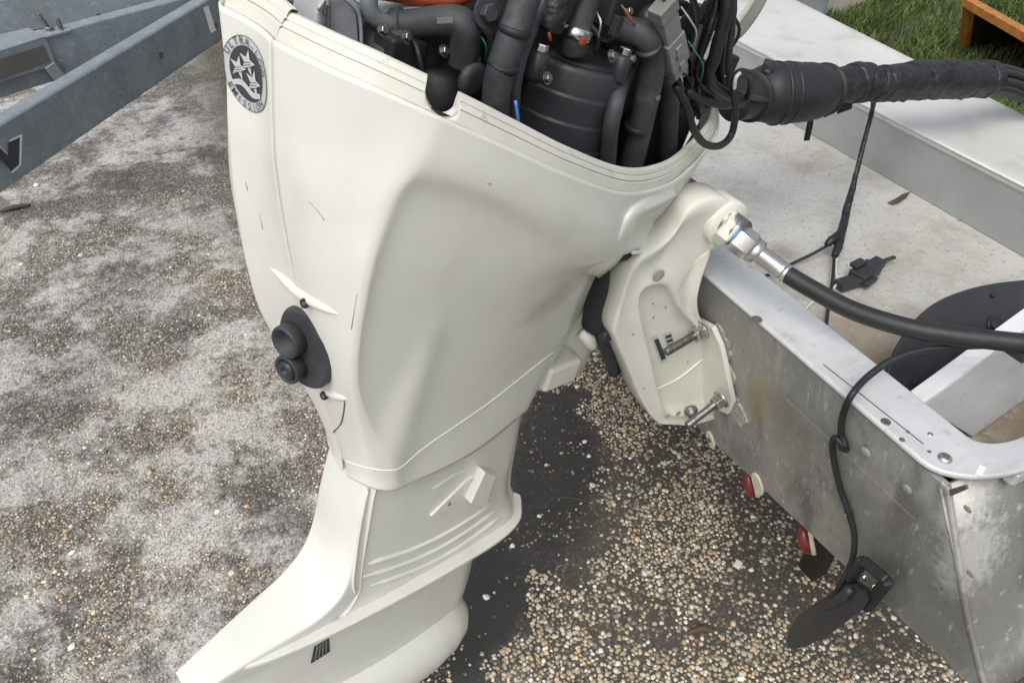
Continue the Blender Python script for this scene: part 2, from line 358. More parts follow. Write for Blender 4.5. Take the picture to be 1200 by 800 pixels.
# pebbles set into the cement: real stones, one mass
def icosa():
    p = (1+5**.5)/2; v = A([-1, p, 0], [1, p, 0], [-1, -p, 0], [1, -p, 0], [0, -1, p], [0, 1, p], [0, -1, -p], [0, 1, -p], [p, 0, -1], [p, 0, 1], [-p, 0, -1], [-p, 0, 1])
    f = [(0, 11, 5), (0, 5, 1), (0, 1, 7), (0, 7, 10), (0, 10, 11), (1, 5, 9), (5, 11, 4), (11, 10, 2), (10, 7, 6), (7, 1, 8), (3, 9, 4), (3, 4, 2), (3, 2, 6), (3, 6, 8), (3, 8, 9), (4, 9, 5), (2, 4, 11), (6, 2, 10), (8, 6, 7), (9, 8, 1)]
    return v/np.linalg.norm(v[0]), np.array(f)
IV, IF = icosa()
def proj(Pw):
    v = Pw-CAM; z = v@fw; return 600+F*(v@rt)/z, 400-F*(v@cu)/z
pm = bpy.data.materials.new('pebble'); pm.use_nodes = True
at = pm.node_tree.nodes.new('ShaderNodeAttribute'); at.attribute_name = 'stone_colour'
pm.node_tree.links.new(at.outputs['Color'], pm.node_tree.nodes['Principled BSDF'].inputs['Base Color']); pm.node_tree.nodes['Principled BSDF'].inputs['Roughness'].default_value = .7
# the same whitening of the worn cement also lies on the pebbles there
t = pm.node_tree; g = t.nodes.new('ShaderNodeNewGeometry'); P = g.outputs['Position']
sx = t.nodes.new('ShaderNodeSeparateXYZ'); t.links.new(P, sx.inputs[0]); side = mrange(sx.outputs['X'], -.35, -.75)
wp = mixc(mul(mul(mrange(noise(2.9, 14, .78, 5.3), .465, .55), side), mrange(noise(110, 4, .85, 9), .41, .53, .10, .75)), at.outputs['Color'], (.56, .55, .53))
t.links.new(wp, t.nodes['Principled BSDF'].inputs['Base Color'])
def pebbles(name, xy, size, colr, hgt, sink, lab):
    n = len(xy); sc = size[:, None]*rng.uniform(.68, 1.0, (n, 3)); sc[:, 2] *= hgt
    V = IV[None]*(1+rng.normal(0, .19, (n, 12, 1)))*sc[:, None]
    a = rng.uniform(0, 6.283, n); c, s = np.cos(a)[:, None], np.sin(a)[:, None]
    x, y = V[..., 0]*c-V[..., 1]*s, V[..., 0]*s+V[..., 1]*c
    V = np.stack([x+xy[:, :1], y+xy[:, 1:], V[..., 2]+GZ+(sink*sc[:, 2])[:, None]], -1).reshape(-1, 3)
    Fc = (IF[None]+12*np.arange(n)[:, None, None]).reshape(-1, 3)
    me = bpy.data.meshes.new(name); me.from_pydata((V-A(0, 0, GZ)).tolist(), [], Fc.tolist())
    at_ = me.color_attributes.new('stone_colour', 'FLOAT_COLOR', 'POINT'); cc = np.repeat(np.hstack([colr, np.ones((n, 1))]), 12, axis=0).astype(np.float32); at_.data.foreach_set('color', cc.ravel())
    me.polygons.foreach_set('use_smooth', [True]*len(me.polygons)); me.materials.append(pm)
    o = bpy.data.objects.new(name, me); COL.objects.link(o); o.location = (0, 0, GZ); o['kind'] = 'stuff'; tag(o, lab, 'pebbles'); return o
def scatter(sp, x0, x1, y0, y1):
    nx, ny = int((x1-x0)/sp), int((y1-y0)/sp); gx, gy = np.meshgrid(np.arange(nx), np.arange(ny)); gx = gx+.5*(gy % 2)
    xy = np.stack([x0+sp*gx.ravel(), y0+sp*gy.ravel()], 1)+rng.uniform(-.36, .36, (nx*ny, 2))*sp
    px, py = proj(np.c_[xy, np.full(len(xy), GZ)]); k = (px > -40) & (px < 1240) & (py > -20) & (py < 840); return xy[k], px[k], py[k]
PAL = A((.62, .56, .45), (.50, .42, .31), (.70, .66, .58), (.36, .30, .22), (.26, .24, .21), (.42, .40, .37), (.54, .40, .25), (.15, .14, .13), (.80, .78, .73))
def stones_colours(n, wts): return np.clip(1.0*PAL[rng.choice(len(PAL), n, p=np.array(wts)/sum(wts))]*rng.uniform(.66, 1.12, (n, 1)), 0, .85)
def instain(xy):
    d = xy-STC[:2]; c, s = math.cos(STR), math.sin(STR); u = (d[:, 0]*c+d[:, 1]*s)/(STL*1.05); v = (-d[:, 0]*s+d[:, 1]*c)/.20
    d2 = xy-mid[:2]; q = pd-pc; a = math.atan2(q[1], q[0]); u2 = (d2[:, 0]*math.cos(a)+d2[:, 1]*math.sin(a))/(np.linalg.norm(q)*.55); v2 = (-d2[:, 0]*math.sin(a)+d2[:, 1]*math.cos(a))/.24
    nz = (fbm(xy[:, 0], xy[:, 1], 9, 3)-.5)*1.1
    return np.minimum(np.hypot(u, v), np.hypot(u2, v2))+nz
xy, px, py = scatter(.0130, -.75, 2.0, -.75, 2.3)
ins = instain(xy); leftside = px < 560-.12*(py-400)
dens = np.where(ins < .88, .035+1.3*np.clip(fbm(xy[:, 0], xy[:, 1], 14, 8)-.50, 0, 1), np.clip(.66+3.4*(fbm(xy[:, 0], xy[:, 1], 3.6, 11)-.46), .14, .99))
dens = np.where(leftside, .0, dens)
k = rng.random(len(xy)) < dens; xy1 = xy[k]; in1 = ins[k] < .88
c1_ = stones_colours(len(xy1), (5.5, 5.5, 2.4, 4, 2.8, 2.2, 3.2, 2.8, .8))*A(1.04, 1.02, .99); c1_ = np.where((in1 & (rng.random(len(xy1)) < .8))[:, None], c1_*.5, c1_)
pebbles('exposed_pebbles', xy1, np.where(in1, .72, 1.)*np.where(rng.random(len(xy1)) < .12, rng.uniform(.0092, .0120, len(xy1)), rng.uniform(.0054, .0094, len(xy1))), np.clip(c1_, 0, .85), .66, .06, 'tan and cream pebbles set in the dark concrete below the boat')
xy, px, py = scatter(.0108, -1.95, -.3, -.1, 3.0)
leftside = px < 575-.12*(py-400)
pn = fbm(xy[:, 0], xy[:, 1], 3.4, 31); tan = np.clip((fbm(xy[:, 0], xy[:, 1], 1.6, 5)-.44)*5, 0, 1)
dens = np.where(leftside, np.clip(.24+2.0*(pn-.40)+.25*tan, .08, .85), 0)
k = rng.random(len(xy)) < dens; xy2 = xy[k]; n2 = len(xy2)
cl = stones_colours(n2, (2.2, 1.8, 1.6, 2.6, 5, 5, 1.0, 5, .9)); tn = tan[k][:, None]; cl = cl*(1-tn*.0)+0*tn
cl = np.clip(cl*(1+tn*A(.25, .10, -.08)), 0, .85)
pebbles('worn_pebbles', xy2, np.where(rng.random(n2) < .025, rng.uniform(.008, .011, n2), rng.uniform(.0030, .0062, n2)), cl, .6, .02, 'grey and tan pebbles worn flush with the whitened concrete left of the motor')
# single pale stones lying loose
WHERE = ['white loose stone at the edge of the dark stain, level with the thin dry stalk', 'pale stone near the top right edge of the dark stain', 'pale stone on the dark stain just below the white splash plate tip', 'small pale stone in the middle of the dark stain, left of its right edge', 'pale stone on the dark stain just right of the splash plate tip', 'pale stone at the top of the dark stain, nearest the clamp bracket', 'small pale stone on the ground close against the cowl front', 'pale stone on the right edge of the dark stain', 'larger pale stone right of the gearcase on the dark stain', 'pale stone lowest on the dark stain beside the gearcase',
         'pale stone on the tan ground below the trailer beam', 'pale stone far left on the tan ground below the trailer beam', 'small pale stone left of the motor, level with its upper screw boss', 'pale stone on worn ground left of the motor midsection', 'pale stone near the left picture edge on the whitened concrete', 'pale stone just left of the tail fairing of the motor', 'pale stone lowest at the left on the worn concrete', 'large whitish stone beside the lower edge of the trailer beam']
for i, (px_, py_, r_) in enumerate([(694, 569, .012), (685, 518, .010), (600, 640, .011), (640, 545, .008), (632, 605, .009), (676, 454, .010), (618, 470, .008), (690, 535, .009), (570, 700, .013), (540, 735, .012),
                                    (95, 300, .014), (25, 310, .012), (140, 330, .009), (255, 600, .011), (85, 648, .012), (272, 672, .012), (85, 758, .012), (42, 218, .018)]):
    p = atZ(px_, py_, GZ); V = (IV*(1+rng.normal(0, .18, (12, 1))))*A(1, rng.uniform(.7, 1), .6)*r_+p+A(0, 0, r_*.3)
    tag(mk('loose_stone', V, IF, whitep if i % 3 else cream, None, False, .0015), WHERE[i], 'stone', 'pale loose stones on the ground')


# ================================================================== BOAT
def tx(z): return .22*(.977-z)              # raked transom: aft face x at height z
boat = thing('aluminium_boat', 'bare grey aluminium boat with white deck, motor clamped to its stern', 'boat', (.6, .2, .35))
YS, YP, YK = -.68, 1.15, .235
ZT = .977
def tpt(y, z, off=0.): return A(tx(z)-off, y, z)
# transom skin (aft face), bottom with a slight deadrise, corners leaning outwards towards the chine
def zb(y): return .395+.155*abs(y-YK)
corner = [(-.68, .965), (-.735, .84), (-.79, .72), (-.845, .62), (-.875, zb(-.875))]
portc = [(2*YK-y, z) for y, z in corner]
outl = [(y, z) for y, z in corner]+[(y, zb(y)) for y in np.linspace(-.8, 1.27, 14)][0:]+portc[::-1]
mk('transom_skin', *prism([tpt(y, z) for y, z in outl], (.012, 0, 0)), aluma, boat)
# cap: rounded aluminium channel over the transom
prof = [(-.0015, -.007), (-.003, -.004), (-.003, -.0015), (-.0018, .0012), (.0006, .0028), (.003, .003), (.0045, .003), (.05, .0034), (.0905, .003), (.092, .003), (.0945, .0026), (.0965, .001), (.097, -.0015), (.097, -.004), (.097, -.05)]
ys = np.linspace(YP+.2, YS+.045, 24)
rows = [[A(x, y, ZT+z) for x, z in prof] for y in ys]
# the starboard end of the cap turns forward into the gunwale
for a in np.linspace(10, 90, 9):
    a = math.radians(a); c = A(.175, YS+.045, 0)
    rows.append([A(.175-(.175-x)*math.cos(a)*(1 if x < .09 else 1), YS+.045-(.175-x)*math.sin(a)*.48, ZT+z) for x, z in prof])
cap = mk('transom_cap', *grid(np.array(rows)), alum, boat, True, solid=.003)
last = rows[-1]; grow = [last]+[[A(x, q[1]-.02*(x-.175), q[2]-.002*k) for k, q in enumerate(last)] for x in np.linspace(.25, 1.06, 6)]
grow = [[q-A(0, 0, .0012) for q in r_] for r_ in grow]
mk('gunwale', *grid(np.array(grow)), wallm, boat, True, solid=.003)
# hull side, forward from the corner line, with a turned lip below the gunwale
hs_rows = []
for x0 in np.linspace(0, 1.06, 8):
    hs_rows.append([A(tx(z)+x0*(1-.22*0)+.0, y-.0*x0-.02*x0, z) for y, z in [(-.676, .955)]+corner[1:]])
mk('hull_side', *grid(np.array(hs_rows)), aluma, boat, True, solid=.006)
mk('gunwale_lip', *merge(beam(A(.12, -.703, .945), A(1.06, -.725, .945), .022, .028)), alum, boat, bevel=.006)
mk('hull_side', *grid(np.array([[A(tx(z)+x0, 2*YK-y, z) for y, z in corner] for x0 in np.linspace(0, 1.2, 4)])), aluma, boat, True, solid=.006)
mk('hull_bottom', *grid(np.array([[A(tx(zb(y))+x0, y, zb(y)) for y in np.linspace(-.875, 1.345, 13)] for x0 in np.linspace(0.01, 1.0, 3)])), aluma, boat, solid=.006)
# splash well floor, forward wall and deck
FZ = .85
mk('well_floor', *prism([A(.03, -.66, FZ), A(.80, -.68, FZ), A(.80, YP+.1, FZ), A(.03, YP+.1, FZ)], (0, 0, -.01)), floorm, boat)
mk('transom_inner', *prism([A(.0905, -.655, FZ+.002), A(.0905, YP+.1, FZ+.002), A(.0905, YP+.1, ZT-.02), A(.0905, -.655, ZT-.02)], (-.02, 0, 0)), aluma, boat)
DZ = .995
def dx(y): return 1.115+.10*(y-.05)/.9
mk('well_wall', *prism([A(.800, -.70, FZ+.001), A(.800, YP+.1, FZ+.001), A(.797, YP+.1, DZ-.002), A(.797, -.70, DZ-.002)], (.012, 0, 0)), wallm, boat)
# deck sheet with a rolled aft edge and a slight dish
drow = []
for y in np.linspace(-.72, YP+.1, 40):
    r_ = [A(.7955, y, DZ-.016), A(.7945, y, DZ-.006), A(.799, y, DZ+.001), A(.806, y, DZ+.002)]
    for f in np.linspace(.08, .93, 9): r_.append(A(.806+(dx(y)-.806)*f, y, DZ+.001-.012*math.sin(math.pi*f)*(1 if y < .5 else .3)))
    r_ += [A(dx(y)-.006, y, DZ+.002), A(dx(y), y, DZ-.003), A(dx(y)+.002, y, DZ-.03)]
    drow.append(r_)
mk('deck', *grid(np.array(drow)), deckm, boat, True, solid=.003)
mk('deck_edge_bead', *tube([A(.7945, -.70, DZ+.0005), A(.7945, YP+.1, DZ+.0005)], .0035, 8, 1), alum, boat, True)
mk('forward_side', *prism([A(dx(-.72), -.72, DZ-.004), A(dx(YP+.1), YP+.1, DZ-.004), A(dx(YP+.1)-.12, YP+.1, .5), A(dx(-.72)-.12, -.72, .5)], (-.01, 0, 0)), aluma, boat)
# well side at the starboard end: angled brace with a bright top flange
b0, b1 = atY(1085, 472, -.535), atY(1200, 388, -.535); q0, q1 = atZ(1140, 512, FZ+.004), atZ(1215, 458, FZ+.004)
d_ = b1-b0; b1 = b0+d_*1.5; q1 = q0+(q1-q0)*1.8; b0 = b0-d_*.04
fl = A(.0, .028, .006)
mk('side_brace', *merge(prism([b0, b1, q1, q0], (0, .004, .002)), prism([b0+A(0, 0, .001), b1+A(0, 0, .001), b1+fl, b0+fl], (0, .0, .004))), alum, boat, bevel=.0015)
# rivets, screws, holes
tn = nrm(A(1, 0, .22)); tn = -tn if tn[0] > 0 else tn
def tface(px_, py_): return atP(px_, py_, (0, 0, ZT), nrm(A(1, 0, .22)))
def screwhead(o, ax, r, m, parent, nm='screw', slot=True):
    s_ = mk(nm, *lathe([(r*1.0, 0), (r*.95, r*.25), (r*.7, r*.45), (r*.2, r*.52)], o, ax, 14), m, parent, True)
    if slot:
        ax = nrm(ax); u = nrm(np.cross(ax, A(.3, 1, .2))); v = np.cross(ax, u); c = np.array(o)+ax*r*.46
        mk('slot', *merge(box(c, u*r*.55, v*r*.13, ax*r*.14), box(c, u*r*.13, v*r*.55, ax*r*.145)), groove, s_)
    return s_
CT = ZT+.003
screwhead(atZ(1107, 537, CT), up, .0105, steel, boat); screwhead(atZ(1090, 509, CT), up, .0045, steel, boat, slot=False)
for p_ in [(1038, 494, .008), (1057, 515, .0045), (887, 374, .010), (1064, 506, .003), (1089, 529, .003)]:
    mk('drilled_hole', *lathe([(p_[2], 0), (p_[2]*.8, .0008)], atZ(p_[0], p_[1], CT)+A(0, 0, .0003), up, 9), groove if p_[0] != 1038 else steeld, boat)
mk('scuffed_chip', *box(atZ(1149, 551, CT+.0006), A(.010, .004, 0), A(-.002, .004, 0), A(0, 0, .0005)), whitep, boat)
mk('torn_edge', *prism([tface(1117, 571)-tn*-.004, tface(1136, 565)-tn*-.004, tface(1138, 570)-tn*-.004, tface(1119, 578)-tn*-.004], tn*.004), groove, boat)
for p_ in [(1015, 529), (1063, 572)]:
    screwhead(tface(*p_), tn, .011, aluma, boat, 'rivet', slot=False)
for p_ in [(918, 587), (1137, 672), (1134, 596)]:
    mk('corrosion_pit', *lathe([(.007, 0), (.003, .001)], tface(*p_)+tn*.0004, tn, 7), sealm, boat)
# weld bead down the corner
mk('corner_seam', *tube([tpt(y, z, -.004) for y, z in corner], .0045, 10, 8), aluma, boat, True)
mk('cap_joint_line', *tube([atZ(965, 427, CT+.0002), atZ(1082, 520, CT+.0002)], .0011, 5, 1), groove, boat)
# cream drain flanges on the transom
for px_, py_, s_ in [(834, 514, .8), (889, 566, 1.)]:
    o_ = tface(px_, py_); u = nrm(A(-.22, 0, 1)); v = nrm(np.cross(tn, u)); ring = []
    fl_ = mk('drain_flange', *prism([o_+.034*s_*math.cos(a)*nrm(u*.9+v*.2)+.018*s_*math.sin(a)*v for a in np.linspace(0, 2*math.pi, 24, endpoint=False)], tn*.006), cream, boat, bevel=.002)
    if s_ < 1: mk('drain_hole', *lathe([(.007, 0), (.006, .002)], o_+tn*.0065, tn, 12), groove, fl_)
mk('drain_recess', *lathe([(.016, 0), (.015, .004)], tface(815, 520)+tn*.0005, tn, 12), groove, boat)

# trailer cross member and stands that carry the boat, mostly hidden under the hull
sup = thing('supporting_trailer', 'galvanised trailer frame carrying the boat, coloured dark for the shade below its hull', 'trailer', (.45, .2, GZ))
mk('cross_beam', *beam(A(.50, -.60, .35), A(.50, 1.05, .35), .08, .09), shadesteel, sup, bevel=.006)  # galvanised steel, with the hull's shade put into its colour
mk('cross_beam', *beam(A(.95, -.50, .35), A(.95, 1.05, .35), .08, .09), shadesteel, sup, bevel=.006)
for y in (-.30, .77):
    mk('long_rail', *beam(A(.45, y, .27), A(1.4, y, .27), .07, .085), shadesteel, sup, bevel=.006)
    for x in (.55, 1.2): mk('stand', *beam(A(x, y, GZ), A(x, y, .235), .06, .06, (1, 0, 0)), shadesteel, sup, bevel=.004)
    mk('bunk', *beam(A(.40, y, .438), A(1.0, y, .438), .09, .06), shadesteel, sup, bevel=.01)
for px_, py_, lab in [(876, 573, 'red trailer lamp tucked under the hull next to the cream drain flange'), (941, 639, 'red trailer lamp with cream backing under the hull, nearest the black transducer')]:
    o_ = atX(px_+6, py_-8, .18); ob = thing('trailer_lamp', lab, 'lamp', tuple(o_), 'red lamps below the transom')
    ax = nrm(A(-.75, .55, -.35)); u = nrm(np.cross(ax, A(0, 0, 1))); v = np.cross(u, ax)
    lp = lambda s, h: [o_+ax*h+s*(.038*math.cos(a)*nrm(u*.6+v*.8)+.021*math.sin(a)*nrm(v*.6-u*.8)) for a in np.linspace(0, 2*math.pi, 28, endpoint=False)]
    mk('backing', *prism(lp(1, -.012), ax*.010), cream, ob, bevel=.002)
    L0, L1, L2 = lp(.96, -.002), lp(.85, .014), lp(.4, .022); n = 28
    mk('lens', list(L0)+list(L1)+list(L2), [(i, (i+1) % n, n+(i+1) % n, n+i) for i in range(n)]+[(n+i, n+(i+1) % n, 2*n+(i+1) % n, 2*n+i) for i in range(n)]+[tuple(range(2*n, 3*n)), tuple(range(n))], redl, ob, True)
    mk('mounting_stem', *tube([o_-ax*.012, A(.48, o_[1]+.03, .345)], .009, 8, 1), shadesteel, ob, True)

# black curved bracket standing in the well
bpts = [(1040, 440), (1052, 408), (1075, 375), (1105, 351), (1150, 335), (1200, 328), (1260, 325), (1260, 352), (1200, 390), (1150, 427), (1085, 470), (1072, 473), (1048, 458)]
bk = thing('black_bracket', 'black curved plastic bracket with screws standing in the stern well', 'bracket', tuple(atY(1100, 460, -.47)))
BP0 = atY(1085, 470, -.50); BPN = nrm(A(0, -.72, .69)); bq = lambda p_, o=0: atP(*p_, BP0+BPN*o, BPN)
pl = smoothloop([bq(p_) for p_ in bpts], 64)
mk('plate', *prism(pl, -BPN*.009), blackp, bk, bevel=.002)
for p_, r_ in [((1165, 381), .014), ((1098, 447), .013), ((1052, 455), .009), ((1163, 346), .004), ((1132, 432), .007), ((1072, 448), .005)]:
    w_ = mk('washer', *lathe([(r_*1.3, 0), (r_*1.3, .002), (r_*.9, .003)], bq(p_, .0005), BPN, 16), black, bk, True)
    if r_ > .01: mk('bolt_head', *hexnut(bq(p_, .0035), BPN, r_*.7, .006), dusty, w_)
mk('foot_flange', *beam(atY(1085, 472, -.505), atY(1215, 386, -.505), .02, .006, (0, .3, 1)), blackp, bk, bevel=.002)
# small debris in the well
lf = [(1040, 238), (1050, 233), (1058, 228), (1067, 225), (1062, 232), (1054, 237), (1047, 240)]
tag(mk('dry_leaf', *prism([atZ(x, y, FZ+.003+.004*(i % 2)) for i, (x, y) in enumerate(lf)], (0, 0, .002)), leafm, None), 'curled brown dead leaf lying on the well floor', 'leaf')

# ================================================================== OUTBOARD MOTOR
motor = thing('outboard_motor', 'large white outboard motor without its top cowl, black engine exposed', 'outboard motor', tuple(W1(-.3, 0, -1.34)))
def px3(r): return [ML(*p) for p in r]
B = px3([(331, 57, 0), (380, 77, -.053), (430, 99, -.096), (500, 130, -.137), (540, 148, -.153), (600, 175, -.172), (670, 206, -.186), (735, 226, -.182)])+[A(-.235, -.158, .131), A(-.10, -.118, .128), A(.04, -.072, .165), A(.125, 0, .205)]
C_ = px3([(329, 150, 0), (376, 165, -.053), (424, 178, -.096), (478, 190, -.135), (515, 200, -.150), (590, 228, -.171), (662, 264, -.187)])+[ML(728, 270, -.180), ML(757, 262, -.105), ML(788, 256, -.075), A(.02, -.055, .09), A(.095, 0, .11)]
C2 = px3([(331, 220, 0), (370, 236, -.053), (412, 246, -.094), (452, 246, -.126), (490, 238, -.134), (578, 264, -.156), (654, 300, -.174)])+[ML(714, 302, -.172), ML(742, 294, -.12), ML(785, 280, -.075), A(.0, -.05, .02), A(.07, 0, .04)]
D = px3([(345, 325, 0), (370, 334, -.048), (403, 341, -.092), (428, 338, -.117), (450, 338, -.119), (530, 345, -.133), (622, 348, -.142)])+[ML(688, 325, -.118), A(-.21, -.085, -.05), A(-.12, -.06, -.055), A(-.05, -.04, -.06), A(.0, 0, -.06)]
E_ = px3([(368, 440, 0), (386, 448, -.043), (404, 453, -.080), (418, 456, -.096), (436, 456, -.0985), (510, 440, -.113), (590, 425, -.110)])+[ML(657, 398, -.086), A(-.20, -.070, -.20), A(-.15, -.05, -.205), A(-.10, -.03, -.21), A(-.07, 0, -.21)]
F_ = px3([(393, 531, 0), (409, 540, -.040), (430, 545, -.070), (451, 546, -.088), (470, 541, -.095), (520, 508, -.102), (575, 470, -.098)])+[ML(641, 418, -.082), A(-.19, -.066, -.25), A(-.15, -.05, -.255), A(-.12, -.03, -.26), A(-.10, 0, -.26)]
G_ = px3([(395, 548, 0), (412, 559, -.040), (433, 568, -.070), (456, 571, -.088), (476, 567, -.095), (521, 549, -.102), (565, 524, -.098)])+[ML(612, 486, -.078), A(-.205, -.06, -.39), A(-.185, -.045, -.395), A(-.17, -.028, -.40), A(-.165, 0, -.40)]
for r_ in (F_, G_):
    zf = np.mean([p[2] for p in r_[1:4]]); 
for r_ in (B, C_, C2, D, E_, F_, G_): r_[0] = A(r_[0][0]-.002, YC(r_[0][2]), r_[1][2]*.55+r_[0][2]*.45)
S = surf([B, C_, C2, D, E_, F_, G_], 12, 10)          # rows down, columns from the aft seam round starboard to the front
# vertical ridge low on the side, and the pinched valley ahead of it
ra, rb = ML(516, 362, -.125), ML(452, 560, -.09)
def ridge(S):
    x, z = S[..., 0], S[..., 2]; tt = np.clip((ra[2]-z)/(ra[2]-rb[2]), 0, 1); cx = ra[0]+(rb[0]-ra[0])*tt
    wd = .012+.028*tt; h = .010*np.sin(np.pi*np.clip(tt*.62, 0, 1))*np.exp(-((x-cx)/wd)**2)
    S = S.copy(); S[..., 1] -= h*(S[..., 1] < -.02); return S
S = ridge(S)
SG = S.copy(); SG[:, :2, 1] -= .0; off = np.zeros(S.shape); 
def gap(S, sgn):                                       # leave a fine joint at the aft seam, mirror for port
    Q = S.copy(); Q[..., 1] = np.minimum(Q[..., 1], YC(Q[..., 2])-.0011)
    if sgn < 0:
        f = np.clip((YC(Q[..., 2])-Q[..., 1])/.09, 0, 1); aft = np.clip((-.35-Q[..., 0])/.3, 0, 1)
        Q = mirror(Q); Q[..., 0] -= .030*f**2.4*aft
    return Q
Sw, Pw = W(gap(S, 1)), W(gap(S, -1))
star = mk('cowl_half', *grid(Sw), white, motor, True, solid=.004, label='starboard half of the white lower cowl')
port = mk('cowl_half', *grid(Pw), white, motor, True, solid=.004, label='port half of the white lower cowl')
def outward(ob, ctr):                                   # make sure the shell thickens inwards
    me = ob.data; p = me.polygons[len(me.polygons)//3]; c = np.array(p.center)+ORIG['outboard_motor']
    if np.dot(np.array(p.normal), c-ctr) < 0: me.flip_normals()
for o_ in (star, port): outward(o_, W1(-.4, 0, 0))
BV = {}
def bvh(key, P): v, f = grid(P); BV[key] = BVHTree.FromPolygons([Vector(p) for p in v], f)
bvh('s', Sw); bvh('p', Pw)
def hit(px_, py_, keys='sp'):
    best = None; d = Vector(nrm(ray(px_, py_)))
    for k_ in keys:
        h = BV[k_].ray_cast(Vector(CAM), d)
        if h[0] is not None and (best is None or h[3] < best[2]): best = (np.array(h[0]), np.array(h[1]), h[3])
    if best is None: return None
    n = best[1] if best[1]@np.array(d) < 0 else -best[1]
    return best[0], n
dark_in = S.copy(); dark_in[..., 1] *= .93; dark_in[..., 0] = -.33+(dark_in[..., 0]+.33)*.965
for sgn in (1, -1):
    Q = dark_in.copy(); Q = mirror(Q) if sgn < 0 else Q; mk('cowl_liner', *grid(W(Q)), darkb, motor, True)
# rim flange standing above the panels, grooved, with a round notch on starboard
Bd = S[0]                                                # dense top edge, local
def flange(sgn, h0):
    P = gap(S, sgn)[0]; n = len(P); 
    dd = crs(P[::2], 6) if False else np.stack([np.interp(np.linspace(0, n-1, n*4), np.arange(n), P[:, k]) for k in range(3)], 1)
    T = np.gradient(dd, axis=0); nin = np.stack([T[:, 1], -T[:, 0], 0*T[:, 0]], 1)
    nin /= np.linalg.norm(nin, axis=1)[:, None]
    c = A(-.33, 0, .2); s_ = np.sign(np.sum(nin*(c-dd), 1)); nin *= s_[:, None]
    nt_ = ML(520, 138, -.147); s = np.r_[0, np.cumsum(np.linalg.norm(np.diff(dd, axis=0), axis=1))]; k0 = int(np.argmin(np.linalg.norm(dd-nt_, axis=1)))
    prof = [(.003, -.006), (.006, .000), (.0085, .011), (.0105, .012), (.011, .0128), (.0100, .0138), (.0125, .0185), (.0145, .0192), (.015, .020), (.0140, .0208), (.0165, .0255), (.019, .0268), (.024, .0268), (.026, .025), (.026, .01), (.026, -.03)]
    rows = []
    for i in range(len(dd)):
        lim = 1.
        if sgn > 0:
            d = abs(s[i]-s[k0]); R_ = .0215
            if d < R_: lim = .0268-.012-math.sqrt(R_*R_-d*d)*.80
            else: lim = .2
        else: lim = .2
        fr = min(1, max(0, (s[i])/.02)) if sgn < 0 else 1
        rows.append([dd[i]+nin[i]*a+A(0, 0, min(z*h0, lim)) for a, z in prof])
    R = np.array(rows)
    return R
for sgn, h0 in ((1, 1.), (-1, 1.16)):
    mk('cowl_rim', *grid(W(flange(sgn, h0))), flangew, motor, False, label='grooved rim flange of the lower cowl')
    R = flange(sgn, h0)
    mk('seal_groove', *tube(W(R[::6, 4]), .0007, 5, 1), scuffm, motor, True)
    mk('panel_joint', *tube(W(R[::6, 1]+A(0, 0, -.001)), .0008, 5, 1), steeld, motor, True)
# thin mould line above the bottom edge
ML_ = np.array([p for p in S[12*5]]); mk('mould_line', *tube(W(ML_[3:80:2]*1.0+A(0, -.0002, 0)), .0011, 6, 1), whitep, motor, True)
# groove of the little access flap low on the aft quarter
def onsurf(pts, keys='sp', off=.0004):
    return [hit(*p, keys)[0]+hit(*p, keys)[1]*off for p in pts if hit(*p, keys)]
gl = onsurf([(404, 470), (403, 482), (399, 497), (391, 506), (382, 507)])
if len(gl) > 2: mk('flap_line', *tube(gl, .0011, 6, 4), groove, motor, True)
# screw bosses across the aft seam
for pts, rr, sc in [([(313, 312), (328, 323), (350, 343), (375, 358), (404, 372)], [.001, .0065, .0085, .0075, .001], (362, 353)), ([(372, 452), (383, 459), (398, 465), (417, 468)], [.003, .0068, .0065, .001], (384, 461)), ([(381, 533), (392, 541), (410, 552), (428, 560)], [.004, .007, .007, .001], (408, 551))]:
    cp = [hit(*p) for p in pts]; ok = [(c[0]-c[1]*.002, r_) for c, r_ in zip(cp, rr) if c]
    if len(ok) < 3: continue
    bo = mk('screw_boss', *tube([c for c, _ in ok], [r_ for _, r_ in ok], 14, 6), white, motor, True)
    c = hit(*sc)
    if c:
        d = nrm(c[1]*.8+nrm(CAM-c[0])*.6); o_ = c[0]+c[1]*.004
        s_ = mk('recessed_screw', *lathe([(.0065, 0), (.0065, .004), (.0045, .0042)], o_, d, 14), darkb, bo, True)
        mk('screw_socket', *lathe([(.003, 0), (.0028, .001)], o_+d*.0043, d, 6), steeld, s_)
# scuffs on the paint
for pts in ([(362, 236), (372, 246), (380, 258)], [(288, 213), (290, 222)], [(304, 250), (308, 268)], [(571, 213), (575, 216)], [(418, 345), (412, 385)]):
    g_ = onsurf(pts, off=.0002)
    if len(g_) > 1: mk('scuff_mark', *tube(g_, .0007, 5, 2), scuffm, motor, True)
